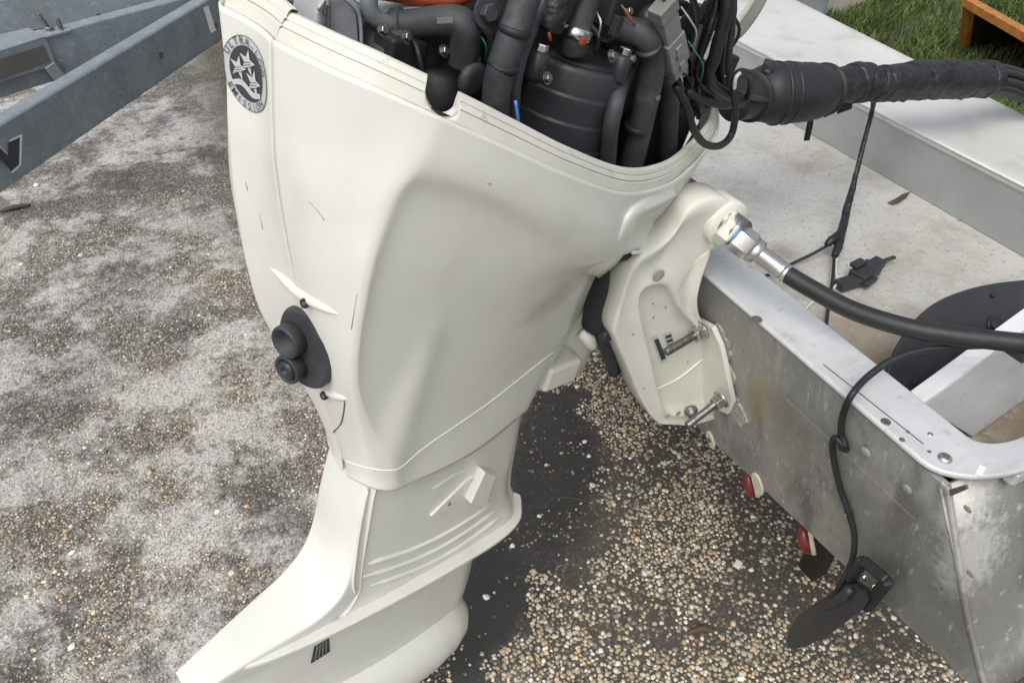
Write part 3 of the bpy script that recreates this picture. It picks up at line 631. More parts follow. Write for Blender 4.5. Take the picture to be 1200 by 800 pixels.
# ------- sticker on the aft quarter
c = hit(292, 87)
if c:
    sc_, sn = c; sv = nrm(LZ-sn*(LZ@sn)); su = np.cross(sv, sn)
    if su@rt < 0: su = -su
    SR = .0395
    tree = [BV['s'], BV['p']]
    def onto(a, b_, off):
        p = sc_+su*a+sv*b_; best = None
        for tr in tree:
            h = tr.ray_cast(Vector(p+sn*.15), Vector(-sn))
            if h[0] is not None and (best is None or h[3] < best[1]): best = (np.array(h[0]), h[3])
        return (best[0] if best else p)+sn*off
    def polar(r0, r1, off, n=48, rings=5):
        P = np.array([[onto((r0+(r1-r0)*k/rings)*math.cos(a), (r0+(r1-r0)*k/rings)*math.sin(a), off) for a in np.linspace(0, 2*math.pi, n+1)] for k in range(rings+1)]); return grid(P)
    stk = mk('emission_sticker', *polar(.0005, SR, .0010), silver, motor, True, label='round silver and black emission sticker with three stars')
    mk('sticker_disc', *polar(.0005, SR*.74, .0018), ink, stk, True)
    mk('sticker_outline', *polar(SR*.985, SR, .0016, rings=1), ink, stk, True)
    def flatpoly(pts2, off, fine=4):
        return [onto(*p, off) for p in pts2]
    def star5(cx, cy, r, rot):
        return [(cx+(r if k % 2 == 0 else r*.40)*math.sin(rot+k*math.pi/5), cy+(r if k % 2 == 0 else r*.40)*math.cos(rot+k*math.pi/5)) for k in range(10)]
    for cx, cy, r in ((-.0145, .002, .0135), (.001, .013, .0145), (.012, -.005, .0150)):
        pts2 = star5(cx, cy, r, .1); P = flatpoly(pts2, .0026); ctr = onto(cx, cy, .0026)
        mk('star', [ctr]+P, [(0, 1+k, 1+(k+1) % 10) for k in range(10)], silver, stk)
        for j in range(3):
            yy = cy-r*(.18+.2*j); mk('star_stripe', *grid(np.array([[onto(cx-r*.5+.9*r*f, yy+r*.35*f+dy, .0031) for f in (0, .5, 1)] for dy in (0, r*.045)])), ink, stk)
    wv = np.linspace(-1, 1, 13); mk('ribbon', *grid(np.array([[onto(.026*f, -.019-.003*math.sin(4*f)+dy*(1-.2*f*f), .0026) for f in wv] for dy in (0, .0035, .007)])), silver, stk)
    def letter(ch, ang, top):
        cv = bpy.data.curves.new('t', 'FONT'); cv.body = ch; cv.size = .0110; cv.align_x = 'CENTER'; cv.resolution_u = 2; cv.offset = .0001
        ob = bpy.data.objects.new('t', cv); COL.objects.link(ob); dg = bpy.context.evaluated_depsgraph_get(); me = ob.evaluated_get(dg).to_mesh()
        V = [(v.co.x, v.co.y) for v in me.vertices]; Fc = [tuple(p.vertices) for p in me.polygons]
        ob.evaluated_get(dg).to_mesh_clear(); bpy.data.objects.remove(ob); bpy.data.curves.remove(cv)
        Q = []
        for x, y in V:
            if top: r = SR*.78+y; a = ang-x/r*1.0; Q.append(onto(r*math.sin(-a)*-1 if False else r*math.cos(a), r*math.sin(a), .0028))
            else: r = SR*.965-y; a = ang+x/r; Q.append(onto(r*math.cos(a), r*math.sin(a), .0028))
        mk('sticker_letter', Q, Fc, ink, stk)
    tx_ = 'ULTRA-LOW'; 
    for i, ch in enumerate(tx_): letter(ch, math.radians(90+64-i*128/(len(tx_)-1)), True)
    tx_ = 'EMISSION'
    for i, ch in enumerate(tx_): letter(ch, math.radians(270-52+i*104/(len(tx_)-1)), False)
# ------- rubber exhaust and tell-tale outlet on the aft face
ec = hit(364, 404)
if ec:
    n_ = nrm(-LX*.93-LY*.22-LZ*.1); o_ = ec[0]-n_*.006; v = nrm(LZ-n_*(LZ@n_)); u = np.cross(v, n_)
    shape = smoothloop([o_+u*a+v*b_ for a, b_ in ((-.036, .052), (0, .068), (.036, .054), (.050, .020), (.050, -.020), (.036, -.054), (0, -.068), (-.036, -.052), (-.048, -.02), (-.048, .02))], 40)
    eo = mk('exhaust_outlet', *prism(ec[0]-n_*.006+(shape-(ec[0]-n_*.006))*.93, n_*.022), dusty, motor, bevel=.006)
    for dv, r_, du in ((.013, .0235, -.014), (-.031, .0215, -.008)):
        q = o_+v*dv+u*du+n_*.014
        rg = mk('outlet_collar', *lathe([(r_, 0), (r_, .024), (r_*.95, .027), (r_*.80, .027), (r_*.76, .010), (.001, .009)], q, n_, 28), dusty, eo, True)
        if dv < 0:
            mk('tell_tale_nozzle', *lathe([(.014, .010), (.014, .026), (.011, .030), (.006, .030), (.005, .020)], q, n_, 18), blackp, rg, True)
# ------- shoulder lip and grip pocket at the front of the starboard panel
lo_ = [(684, 320), (706, 300), (722, 274), (735, 248), (756, 229), (786, 214)]; li_ = [(698, 323), (722, 303), (737, 277), (748, 253), (770, 241), (793, 227)]; ly_ = [-.122, -.158, -.174, -.176, -.158, -.128]
def lr(P, dx, dy, dd): return [ML(x+dx, y+dy, b_+dd) for (x, y), b_ in zip(P, ly_)]
md = [((a[0]+c[0])/2, (a[1]+c[1])/2) for a, c in zip(lo_, li_)]
lrows = [lr(lo_, -3, 0, .012), lr(lo_, 0, 0, -.001), lr(lo_, 2, 0, -.006), lr(md, 0, 0, -.009), lr(li_, -2, -1, -.008), lr(li_, 0, 0, -.006), lr(li_, 1, 1, .0), lr(li_, 3, 2, .03), lr(li_, 4, 3, .06)]
mk('shoulder_lip', *grid(W(np.stack([crs(np.array(r_), 6) for r_ in lrows]))), white, motor, True)
mk('grip_lip', *tube(W(np.array([ML(741, 296, -.125), ML(756, 294, -.115), ML(776, 286, -.10), ML(794, 272, -.085), ML(797, 252, -.085), ML(793, 230, -.105)])), [.003, .005, .005, .005, .004, .003], 10, 6), white, motor, True)
mk('grip_pocket', *prism(W(np.array([ML(749, 258, -.098), ML(791, 242, -.082), ML(794, 270, -.078), ML(744, 292, -.112), ML(762, 276, -.092)])[[0, 1, 2, 4, 3]]), LY*.01), white, motor, bevel=.001)
# ------- exhaust housing below the cowl
def H(*r): return [ML(*p) for p in r]
def row(c0, c1, rx, hw, z, fx, fh, dz=0):               # local section: aft centre, aft quarter, ridge, sides, front
    return [A(c0, 0, z+dz), A(c1, -hw*.55, z+dz*.6), A(rx, -hw, z), A(rx+.012, -hw*1.01, z), A(rx+.10, -hw*1.06, z), A((rx+fx)/2+.04, -hw*1.05, z), A(fx-.06, -fh, z), A(fx-.015, -fh*.6, z), A(fx, 0, z)]
rowsH = [row(-.590, -.588, -.572, .072, -.400, -.172, .060), row(-.590, -.588, -.574, .073, -.43, -.168, .060), row(-.586, -.585, -.570, .076, -.52, -.150, .062), row(-.580, -.578, -.564, .079, -.62, -.135, .066), row(-.590, -.585, -.560, .082, -.672, -.120, .074),
         row(-.640, -.628, -.575, .086, -.705, -.10, .084), row(-.665, -.650, -.590, .088, -.722, -.095, .086)]
for r_ in rowsH:
    for q in r_[:1]+r_[-1:]: q[1] = YC(q[2])
SH = surf(rowsH, 8, 8); SHp = mirror(SH); SHp[..., 1] += .016*np.clip((SHp[..., 1]-YC(SHp[..., 2]))/.05, 0, 1)
hv, hf = merge(grid(W(SH)), grid(W(SHp)))
hous = mk('exhaust_housing', hv, hf, white, motor, True, label='white midsection below the cowl joint')
bvh('h', W(SH))
mk('cowl_joint', *tube(W(SH[1, :54]), .0014, 5, 1), groove, motor, True)
mk('corner_ridge', *tube(W(np.array([A(-.584, -.068, -.415), A(-.585, -.0735, -.50), A(-.582, -.079, -.58), A(-.578, -.083, -.640), A(-.570, -.087, -.672)])), .0024, 8, 5), white, hous, True)
# sweeping strakes above the plate
for k in range(4):
    a0 = [(418, 663), (424, 676), (433, 686), (442, 694)][k]; a1 = [(594, 577), (598, 585), (600, 594), (601, 603)][k]; P = []
    for f in np.linspace(0, 1, 9):
        x_ = a0[0]+(a1[0]-a0[0])*f; y_ = a0[1]+(a1[1]-a0[1])*f+13*math.sin(math.pi*f); h = hit(x_, y_, 'h')
        if h: P.append(h[0]-h[1]*.001)
    if len(P) > 3: mk('strake', *tube(P, [.001]+[.0056]*(len(P)-2)+[.001], 8, 4), white, hous, True)
# moulded vane and block on the side
q = [hit(*p, 'h') for p in [(503, 603), (528, 593), (554, 556), (547, 560)]]
if all(q): mk('side_vane', *prism([a-n*.001 for a, n in q], q[0][1]*.006), white, hous, bevel=.001); 
q = [hit(*p, 'h') for p in [(543, 582), (561, 588), (573, 549), (560, 545)]]
if all(q): mk('side_block', *prism([a-n*.001 for a, n in q], q[0][1]*.022), white, hous, bevel=.003)
q = [hit(*p, 'h') for p in [(505, 573), (530, 562), (552, 548), (530, 556)]]
if all(q): mk('side_vane', *prism([a-n*.001 for a, n in q], q[0][1]*.004), white, hous, bevel=.0015)
h = hit(524, 588, 'h')
if h: mk('vane_screw', *lathe([(.004, 0), (.003, .002)], h[0]+h[1]*.006, h[1], 10), conn, hous, True)
# splash plate
YP_ = YC(-.722)
st = [(-.070, YP_), (-.085, -.060), (-.125, -.096), (-.20, -.113), (-.31, -.117), (-.45, -.116), (-.60, -.109), (-.70, -.098), (-.765, -.084), (-.80, -.060), (-.81, YP_)]
pv = [A(x, y, -.722) for x, y in st]+[A(x, min(2*YP_-y, YP_+max(.012, .066*(1-max(0, -.50-x)/.22))), -.722) for x, y in st[-2:0:-1]]
mk('splash_plate', *prism(smoothloop(W(np.array(pv)), 90), -LZ*.012), white, motor, bevel=.004)
# tail fairing: the aft face of the housing sweeps back and narrows into a spine
rowsT = []
for x, z, ys_, yp_, th in ((-.589, -.405, -.067, .044, 0), (-.590, -.50, -.073, .048, 2), (-.588, -.58, -.078, .050, 9), (-.594, -.635, -.082, .048, 28), (-.612, -.668, -.086, .042, 52), (-.650, -.690, -.087, .031, 70), (-.70, -.702, -.084, .020, 80), (-.78, -.716, -.080, .000, 80), (-.86, -.738, -.076, -.018, 76)):
    th = math.radians(th); dv = A(math.cos(th), 0, -math.sin(th)); cy = (ys_+yp_)/2; hw = (yp_-ys_)/2; r_ = []
    for f, k in ((-1, .045), (-1, .020), (-.995, .010), (-.97, .0055), (-.90, .003), (-.6, .001), (-.3, 0), (0, 0), (.3, 0), (.6, .001), (.90, .003), (.97, .0055), (.995, .010), (1, .020), (1, .045)):
        r_.append(A(x, cy-hw*f*1.0, z)+dv*k)
    rowsT.append(r_)
mk('tail_fairing', *grid(W(surf(rowsT, 6, 2))), white, motor, True)
# gearcase: swept strut, torpedo and skeg
def foil(xl, xt, hw, z):
    c_ = []
    for f in np.linspace(0, 1, 13): c_.append(A(xl+(xt-xl)*f, YC(z)-hw*min(1, (1.9*math.sqrt(f)*(1-f)**.62+.02)), z))
    return c_
rowsG = [foil(-.19, -.80, .056, -.733), foil(-.185, -.79, .054, -.80), foil(-.18, -.76, .052, -.88), foil(-.175, -.72, .052, -.96), foil(-.18, -.68, .050, -1.08)]
SGc = surf(rowsG, 6, 4); SGp = mirror(SGc)
mk('gearcase_strut', *merge(grid(W(SGc)), grid(W(SGp))), white, motor, True); bvh('g', W(SGc))
prof = [(.002, 0), (.035, .012), (.062, .04), (.080, .085), (.091, .15), (.094, .24), (.091, .36), (.083, .47), (.070, .56), (.055, .60)]
TZ = -1.045; TY = YC(TZ)
mk('torpedo', *lathe(prof, W1(-.165, TY, TZ), -LX, 36), white, motor, True)
mk('skeg', *prism(W(np.array([(-.32, TY-.006, -1.12), (-.62, TY-.006, -1.12), (-.66, TY-.006, -1.29), (-.56, TY-.006, -1.295)])), LY*.012), white, motor, bevel=.003)
hub = mk('propeller_hub', *lathe([(.055, 0), (.058, .03), (.05, .12), (.03, .15)], W1(-.737, TY, TZ), -LX, 24), blackp, motor, True)
# intake grille and drain slots on the strut
q = [hit(*p, 'g') for p in [(368, 757), (385, 747), (386, 762), (364, 776)]]
if all(q): wi = mk('water_intake', *prism([a+n*.0006 for a, n in q], q[0][1]*.0015), dusty, motor); [mk('intake_bar', *tube([(q[0][0]*(1-f)+q[1][0]*f)+q[0][1]*.002, (q[3][0]*(1-f)+q[2][0]*f)+q[0][1]*.002], .0013, 6, 1), conn, wi, True) for f in (.2, .4, .6, .8)]
for i in range(3):
    for j in range(2):
        q = hit(402+9*i+3*j, 733-4*i-7*j, 'g')
        if q: mk('vent_slot', *box(q[0]+q[1]*.0006, LX*.006+LZ*.003, q[1]*.001, LZ*.002), groove, motor)

# ------- engine inside the cowl (all parts of the motor)
_MW = MW
def MW(px, py, y): return W1(*ML(px, py, y))
_ML = ML
def ML(px, py, y): return _ML(px, py, y+(.13 if px < 480 else .13-.10*(px-480)/110 if px < 590 else .03 if px < 700 else 0))
def ring_of(c, ax, R, n=20): return lathe([(R, 0), (R, .01)], c, ax, n)
def lb(x, y, z, a, b_, c): return box(W1(x, y, z), LX*a, LY*b_, LZ*c)
blk = mk('engine_block', *lb(-.33, .135, .16, .24, .025, .20), darkb, motor, bevel=.02)
mk('front_block', *lb(-.03, .03, .10, .06, .06, .10), darkb, motor, bevel=.015)
mk('front_plate', *lb(-.06, .10, .24, .07, .015, .12), darkb, motor, bevel=.01)
mk('engine_pan', *lb(-.30, 0, -.02, .36, .11, .02), darkb, motor, bevel=.01)
mk('cylinder_head', *lb(-.55, .15, .12, .10, .02, .14), darkb, motor, bevel=.02)
fwh = mk('flywheel_cover', *lathe([(.13, 0), (.15, .01), (.15, .05), (.12, .075), (.04, .085)], W1(-.26, .01, .46), LZ, 32), blackp, motor, True)
mk('rope_plate', *lathe([(.05, 0), (.045, .012)], W1(-.26, .01, .545), LZ, 18), steeld, fwh, True)
# oil tank, pale green, aft
mk('oil_tank', *lathe([(.028, 0), (.045, .015), (.048, .06), (.048, .16), (.03, .185), (.018, .19), (.018, .205)], W1(*(ML(338, 45, .03)+A(0, 0, -.03))), LZ, 24), greenp, motor, True)
mk('tank_band', *lathe([(.0495, 0), (.0495, .010)], W1(*(ML(338, 45, .03)+A(0, 0, .05))), LZ, 24), hoseg, motor, True)
# grey cast cover with a rib
gc = W(np.array([ML(*p) for p in ((367, 40, -.06), (372, 12, -.06), (384, -4, -.06), (402, 0, -.06), (421, 18, -.06), (424, 70, -.06), (412, 80, -.06), (380, 62, -.06))]))
cv_ = mk('cast_cover', *prism(gc, LY*.09), castg, motor, bevel=.006)
mk('cover_rib', *tube([MW(384, -2, -.063), MW(384, 30, -.064), MW(384, 52, -.064)], .0028, 8, 3), hoseg, cv_, True)
for i in range(3): mk('cover_slot', *box(MW(383, 12+11*i, -.064), LX*.003, LY*.002, LZ*.005), groove, cv_)
mk('cover_edge', *tube([MW(372, 12, -.062), MW(386, -5, -.062), MW(404, 0, -.062), MW(421, 19, -.062), MW(424, 64, -.062)], .0022, 8, 5), castg, cv_, True)
mk('throttle_body', *lathe([(.048, 0), (.05, .01), (.05, .07), (.045, .075)], MW(442, 55, -.02), -LY, 26), dusty, motor, True)
mk('shield_plate', *prism([MW(440, 14, -.05), MW(520, 8, -.05), MW(522, 14, -.05), MW(442, 20, -.05)], LY*.05), castg, motor, bevel=.003)
mk('shield_plate', *prism([MW(405, -6, -.055), MW(436, 18, -.055), MW(430, 24, -.055), MW(398, 2, -.055)], LY*.02), castg, motor, bevel=.002)
# breather hose and rubber elbow
mk('breather_hose', *tube([MW(436, -14, -.055), MW(432, 2, -.06), (MW(437, 18, -.065)), MW(452, 28, -.07), MW(472, 30, -.07)], .0105, 14, 6), hoseg, motor, True)
el = mk('rubber_elbow', *tube([MW(470, 30, -.075), MW(500, 27, -.08), MW(528, 25, -.08), MW(543, 32, -.08), MW(545, 52, -.08), MW(541, 76, -.08)], [.017, .0175, .0185, .0195, .0185, .018], 18, 7), dusty, motor, True)
mk('elbow_cuff', *lathe([(.0195, 0), (.0205, .002), (.0205, .012), (.0195, .014)], MW(473, 30, -.075), nrm(MW(472, 30, -.075)-MW(500, 27, -.08)), 20), dusty, el, True)
mk('solenoid', *lathe([(.020, 0), (.036, .004), (.04, .02), (.038, .055), (.03, .06)], MW(505, 132, -.07), LZ, 24), darkb, motor, True)
mk('solenoid_box', *box(MW(468, 62, -.085), LX*.028, LY*.02, LZ*.022), darkb, motor, bevel=.006)
mk('starter_body', *lathe([(.026, 0), (.030, .004), (.030, .035), (.025, .04)], MW(528, 122, -.06), nrm(LZ*.98-LX*.1), 24), blackp, motor, True)
mk('wire', *tube([MW(469, 47, -.098), MW(485, 50, -.1), (MW(492, 70, -.105)), MW(497, 96, -.105)], .0035, 8, 5), black, motor, True)
mk('oil_line', *tube([MW(440, -12, -.05), MW(490, -4, -.055), MW(530, -2, -.055), MW(556, -12, -.04)], .0105, 14, 5), orange, motor, True)
mk('mount_disc', *lathe([(.020, 0), (.022, .003), (.022, .010), (.012, .012), (.004, .012)], MW(550, 92, -.085), nrm(-LY+LX*.1), 24), dusty, motor, True)
mk('flanged_bolt', *merge(lathe([(.019, 0), (.019, .003), (.012, .004)], MW(571, 15, -.075), nrm(-LY+LZ*.25-LX*.2), 22), hexnut(MW(570, 15, -.079), nrm(-LY+LZ*.25-LX*.2), .011, .012)), dusty, motor, bevel=.001)
mk('arch_bracket', *tube([MW(553, 30, -.06), MW(568, 36, -.06), MW(575, 50, -.06), MW(572, 75, -.06)], .006, 10, 5), dusty, motor, True)
mk('coolant_hose', *tube([MW(622, -20, -.085), MW(608, 20, -.09), MW(594, 60, -.095), MW(583, 100, -.10), (MW(580, 150, -.10))], .0175, 18, 6), dusty, motor, True)
mk('wire_loom', *tube([MW(642, -10, -.06), MW(622, 35, -.075), MW(608, 75, -.09), MW(602, 110, -.095), MW(600, 160, -.09)], .009, 10, 6, lump=.05), dusty, motor, True)
mk('braided_sleeve', *tube([MW(668, -20, -.07), MW(650, 12, -.075), MW(641, 34, -.075)], .0195, 14, 5, lump=.05), tape, motor, True)
mk('blue_wire', *tube([MW(604, 118, -.12), MW(607, 140, -.125), MW(609, 160, -.12)], .0022, 6, 4), blue, motor, True)
mk('upper_hose', *tube([MW(694, -30, -.07), MW(684, 5, -.075), MW(674, 40, -.08), MW(672, 60, -.08)], .0185, 18, 6), dusty, motor, True)
cax = nrm(MW(674, 40, -.08)-MW(684, 5, -.075))
cl_ = mk('hose_clamp', *lathe([(.0186, -.0075), (.0215, -.0065), (.0215, .0065), (.0186, .0075)], MW(674.5, 40, -.08), cax, 24), steel, motor, True)
mk('clamp_screw', *box(MW(683, 49, -.108), LX*.004, LY*.003, LZ*.004), orange, cl_, bevel=.001)
mk('red_wire', *tube([MW(643, 38, -.09), MW(645, 48, -.092)], .0022, 6, 2), orange, motor, True)
# vapour separator: ribbed black canister with two bolts
cc = ML(676, 68, -.04); R0 = .083; prof = [(R0*.93, .006), (R0*.97, .004), (R0, -.004)]; h = -.004
for k in range(5): prof += [(R0*.99-.001*k, h-.026), (R0*.99-.001*k, h-.028), (R0*1.012-.001*k, h-.030), (R0*1.012-.001*k, h-.032)]; h -= .036
prof += [(R0*.95, h-.03)]
cap_ = mk('separator_canister', *lathe(prof[::-1], W1(*cc), LZ, 48), blackp, motor, True)
mk('canister_lid', *lathe([(R0*.94, .004), (R0*.90, .011), (R0*.6, .012), (.02, .016)], W1(*cc), LZ, 40), black, cap_, True)
for px_, py_ in ((633, 62), (731, 66), (672, 60)):
    p_ = ML(px_, py_, -.085 if px_ != 672 else -.03)
    if px_ != 672:
        lug = mk('canister_lug', *lathe([(.009, -.035), (.0125, -.028), (.0135, 0), (.010, .002)], W1(*p_), LZ, 16), blackp, cap_, True)
        mk('lug_bolt', *hexnut(W1(*(p_+A(0, 0, .002))), LZ, .0085, .009), steel, cap_)
mk('hook_bracket', *prism(W(np.array([ML(*p) for p in ((698, 44, -.06), (718, 30, -.06), (721, 48, -.06), (712, 52, -.06))])), LY*.02), darkb, motor, bevel=.003)
mk('return_hose', *tube([MW(716, 36, -.03), MW(736, 36, -.06), MW(757, 44, -.085), MW(765, 70, -.09), MW(760, 105, -.09), MW(750, 150, -.09), MW(738, 200, -.09)], .0180, 18, 6), dusty, motor, True)
mk('feed_hose', *tube([MW(735, 84, -.05), MW(727, 100, -.08), MW(721, 124, -.10), MW(715, 155, -.105), MW(712, 200, -.10)], .0115, 14, 5), dusty, motor, True)
mk('clip', *box(MW(722, 31, -.10), LX*.006, LY*.005, LZ*.012), black, motor, bevel=.002)
mk('coil_pack', *box(MW(720, 5, -.02), LX*.04, LY*.03, LZ*.03), darkb, motor, bevel=.008)
mk('relay', *lathe([(.016, 0), (.018, .003), (.018, .02), (.012, .022)], MW(754, 24, -.05), nrm(-LY+LZ*.6), 18), blackp, motor, True)
# grey multi-pin connector with wire tails
c0, c1 = MW(776, 4, -.10), MW(793, 84, -.10); cx = nrm(c1-c0); cy = nrm(np.cross(cx, LY)); L_ = np.linalg.norm(c1-c0)
cg = mk('wire_connector', *merge(box(c0+cx*L_*.08, cx*L_*.08, cy*.017, LY*.012), box(c0+cx*L_*.32, cx*L_*.16, cy*.0145, LY*.011), box(c0+cx*L_*.66, cx*L_*.20, cy*.0175, LY*.013), box(c0+cx*L_*.93, cx*L_*.07, cy*.014, LY*.011)), conn, motor, bevel=.002)
mk('locking_tab', *merge(box(c0+cx*L_*.62-LY*.014, cx*L_*.07, cy*.006, LY*.002), box(c0+cx*L_*.84-LY*.013, cx*L_*.05, cy*.005, LY*.003)), conn, cg, bevel=.0008)
mk('tab_slot', *box(c0+cx*L_*.68-LY*.0135+cy*-.006, cx*L_*.03, cy*.0025, LY*.001), groove, cg)
for i, m_ in enumerate((wireg, wirew, black, black)): mk('wire_tail', *tube([c1+cy*(.008-.005*i), c1+cx*.02+cy*(.006-.003*i)-LY*.002*i, c1+cx*.045+cy*.002*i], .0024, 6, 4), m_, cg, True)
mk('wire_tail', *tube([c0-cx*.03+cy*.004, c0+cy*.004], .0024, 6, 2), wireg, cg, True)
mk('wire_sheath', *tube([MW(792, 100, -.10), MW(806, 128, -.11), MW(812, 150, -.115), MW(825, 168, -.115), MW(843, 171, -.11), MW(857, 158, -.10), MW(862, 130, -.10), MW(860, 100, -.09), MW(866, 85, -.085), MW(878, 88, -.08), MW(880, 104, -.07), MW(872, 118, -.06), MW(850, 124, -.07), MW(825, 118, -.07), MW(806, 108, -.07)], .0062, 10, 6), black, motor, True)
mk('bare_wire', *tube([MW(860, 110, -.093), MW(862, 92, -.094), MW(867, 86, -.093)], .0034, 6, 4), wirew, motor, True)
mk('down_hose', *tube([MW(788, 92, -.06), MW(784, 130, -.06), MW(782, 190, -.06)], .016, 12, 4), dusty, motor, True)
for (a, b_), r_ in ((((603, 36), (599, 50)), .0185), (((760, 55), (763, 66)), .019), (((746, 150), (743, 160)), .019), (((590, 75), (587, 85)), .0185)):
    p_, q_ = MW(*a, -.09 if a[0] > 700 else -.095), MW(*b_, -.09 if a[0] > 700 else -.095)
    mk('hose_band', *lathe([(r_*.98, -.004), (r_*1.03, -.003), (r_*1.03, .003), (r_*.98, .004)], p_, q_-p_, 20), black, motor, True)
for x, y, d0 in ((476, 44, -.1), (520, 60, -.09), (588, 44, -.06), (640, 92, -.11), (716, 66, -.09), (800, 84, -.09), (448, 36, -.08), (556, 70, -.07), (612, 62, -.07), (735, 14, -.05)):
    mk('small_bolt', *merge(lathe([(.008, 0), (.008, .002)], MW(x, y, d0), nrm(-LY+LZ*.5), 14), hexnut(MW(x, y, d0)+nrm(-LY+LZ*.5)*.002, nrm(-LY+LZ*.5), .0055, .005)), steeld, motor)
for i, (m_, x, y) in enumerate(((orange, 655, 20), (wireg, 820, 70), (wirew, 812, 30), (blue, 590, 120), (orange, 742, 28), (wirew, 700, 18), (wireg, 566, 48))):
    mk('coloured_wire', *tube([MW(x-14, y-22, -.06), MW(x-3, y-6, -.075), MW(x+4, y+8, -.075), MW(x+1, y+26, -.06)], .0013, 7, 5), m_, motor, True)
mk('warning_label', *prism([MW(512, 21, -.105), MW(530, 20, -.105), MW(530, 27, -.105), MW(512, 28, -.105)], -LY*.0006), conn, motor)
# looms running up at the front, and dark brackets between
for i in range(9):
    x = 806+i*6+rng.uniform(-4, 4); e_ = rng.uniform(-8, 8); y0 = rng.uniform(-.06, .03)
    mk('loom_strand', *tube([MW(x+34-4*i, -24, y0), MW(x+20+e_-2*i, 12, y0-.02), MW(x-2+e_, 50+4*i, y0-.02), MW(x-8+2*i, 85+3*i, y0), MW(x+10+7*i, 122, -.02)], rng.uniform(.004, .011), 9, 5, lump=.05), (tape, black, dusty)[i % 3], motor, True)
for i in range(22):
    x = rng.uniform(560, 850); y = rng.uniform(-5, 70); d0 = rng.uniform(-.05, .06); q = rng.uniform(-28, 28, 4)
    mk('thin_wire', *tube([MW(x, y-20, d0), MW(x+q[0], y+12, d0-.01), MW(x+q[0]+q[1], y+44, d0), MW(x+q[0]+q[1]+q[2], y+90, d0+.02)], rng.uniform(.0022, .0042), 7, 5), (black, dusty, hoseg, black)[i % 4], motor, True)
for i in range(14):
    x = rng.uniform(575, 845); y = rng.uniform(0, 110); s_ = rng.uniform(.010, .026)
    mk('engine_bracket', *box(MW(x, y, rng.uniform(.03, .09)), LX*s_*rng.uniform(.6, 1.5), LY*s_*.8, LZ*s_), (darkb, blackp, dusty)[i % 3], motor, bevel=.004)
for i in range(12):
    x = rng.uniform(575, 840); y = rng.uniform(5, 120); mk('small_nut', *hexnut(MW(x, y, rng.uniform(.0, .05)), nrm(-LY+LZ*.3), .0055, .006), (steeld, dusty)[i % 2], motor)
for px_, py_, y_, s_ in ((742, 95, .03, .06), (770, 150, .02, .05), (812, 90, .0, .035), (835, 105, -.01, .03), (850, 75, .0, .022), (755, 5, .03, .05), (600, 30, .0, .07), (560, 55, .0, .05)):
    mk('engine_bracket', *box(MW(px_, py_, y_), LX*s_, LY*s_*.6, LZ*s_*.8), darkb, motor, bevel=s_*.2)
mk('shift_lever', *tube([MW(762, 80, -.095), MW(772, 96, -.1), MW(768, 114, -.1)], .004, 8, 4), blackp, motor, True)
for px_, py_ in ((769, 114), (740, 68), (833, 78)): mk('small_nut', *hexnut(MW(px_, py_, -.105 if px_ < 800 else -.06), -LY, .005, .005), steeld, motor)
ML = _ML; MW = _MW
# far front corner of the port cowl rim, curving round the engine
fp = [(905, -18), (895, 4), (880, 28), (862, 47), (838, 54)]
rowsP = [[atY(x, y, .13+.02*i) for i, (x, y) in enumerate(fp)]]
base_ = np.array(rowsP[0]); inn = A(-.035, 0, .0)
PF = np.array([base_, base_+A(-.012, -.01, .022), base_+A(-.022, -.014, .045), base_+A(-.036, -.016, .047), base_+A(-.04, -.016, .02)])
mk('cowl_rim', *grid(np.stack([crs(r_, 6) for r_ in PF])), flangew, motor, True, solid=.004, label='far front corner of the grooved cowl rim')

# ------- stern brackets, tilt tube and swivel
stern = None
oa = [(845, 232), (862, 240), (868, 258), (856, 276), (838, 283), (833, 300), (824, 325), (818, 352), (822, 374), (836, 386), (850, 412), (856, 450), (850, 484), (815, 498), (790, 498), (770, 495), (752, 470), (736, 432), (722, 400), (719, 386), (726, 360), (737, 325), (749, 305), (775, 287), (792, 270), (806, 248), (824, 236)]
ia = [(783, 338), (785, 341), (787, 344), (789, 347), (791, 351), (793, 355), (796, 361), (802, 369), (810, 377), (822, 390), (836, 416), (844, 450), (838, 474), (812, 484), (794, 486), (780, 482), (773, 462), (767, 436), (760, 406), (755, 386), (750, 362), (750, 350), (753, 343), (759, 338), (766, 336), (773, 335), (778, 336)]
yb = -.165
def loop6(P):
    P = np.array(P, float); k = len(P); return crs(np.vstack([P[-2:], P, P[:3]]), 6)[12:12+6*k]
O_ = loop6([atY(*p, yb) for p in oa]); I_ = loop6([atY(*p, yb) for p in ia]); nb_ = len(O_); ic = I_.mean(0)
hol = np.array([1 if (k < 9*6 or k > 23*6) else .25 for k in range(nb_)], float); hol = np.convolve(np.r_[hol[-9:], hol, hol[:9]], np.ones(19)/19, 'valid')
def lp_(t_, dy): Q = O_+(I_-O_)*t_; Q = Q.copy(); Q[:, 1] += dy; return Q
def pk_(s_, dy): Q = ic+(I_-ic)*s_; Q[:, 1] += dy; return Q
loops = [lp_(0, .058), lp_(0, .010), lp_(.012, .004), lp_(.04, .0008), lp_(.09, 0), lp_(.17, .001), lp_(.28, hol*.009), lp_(.45, hol*.014), lp_(.65, hol*.012), lp_(.82, hol*.005), lp_(.92, .0), lp_(.97, .0006), lp_(1, .004), pk_(.975, .009), pk_(.94, .015), pk_(.88, .019), pk_(.5, .021), pk_(.12, .021)]
bv = np.vstack(loops); bf = [(k*nb_+i, k*nb_+(i+1) % nb_, (k+1)*nb_+(i+1) % nb_, (k+1)*nb_+i) for k in range(len(loops)-1) for i in range(nb_)]+[tuple(range((len(loops)-1)*nb_, len(loops)*nb_)), tuple(range(nb_))]
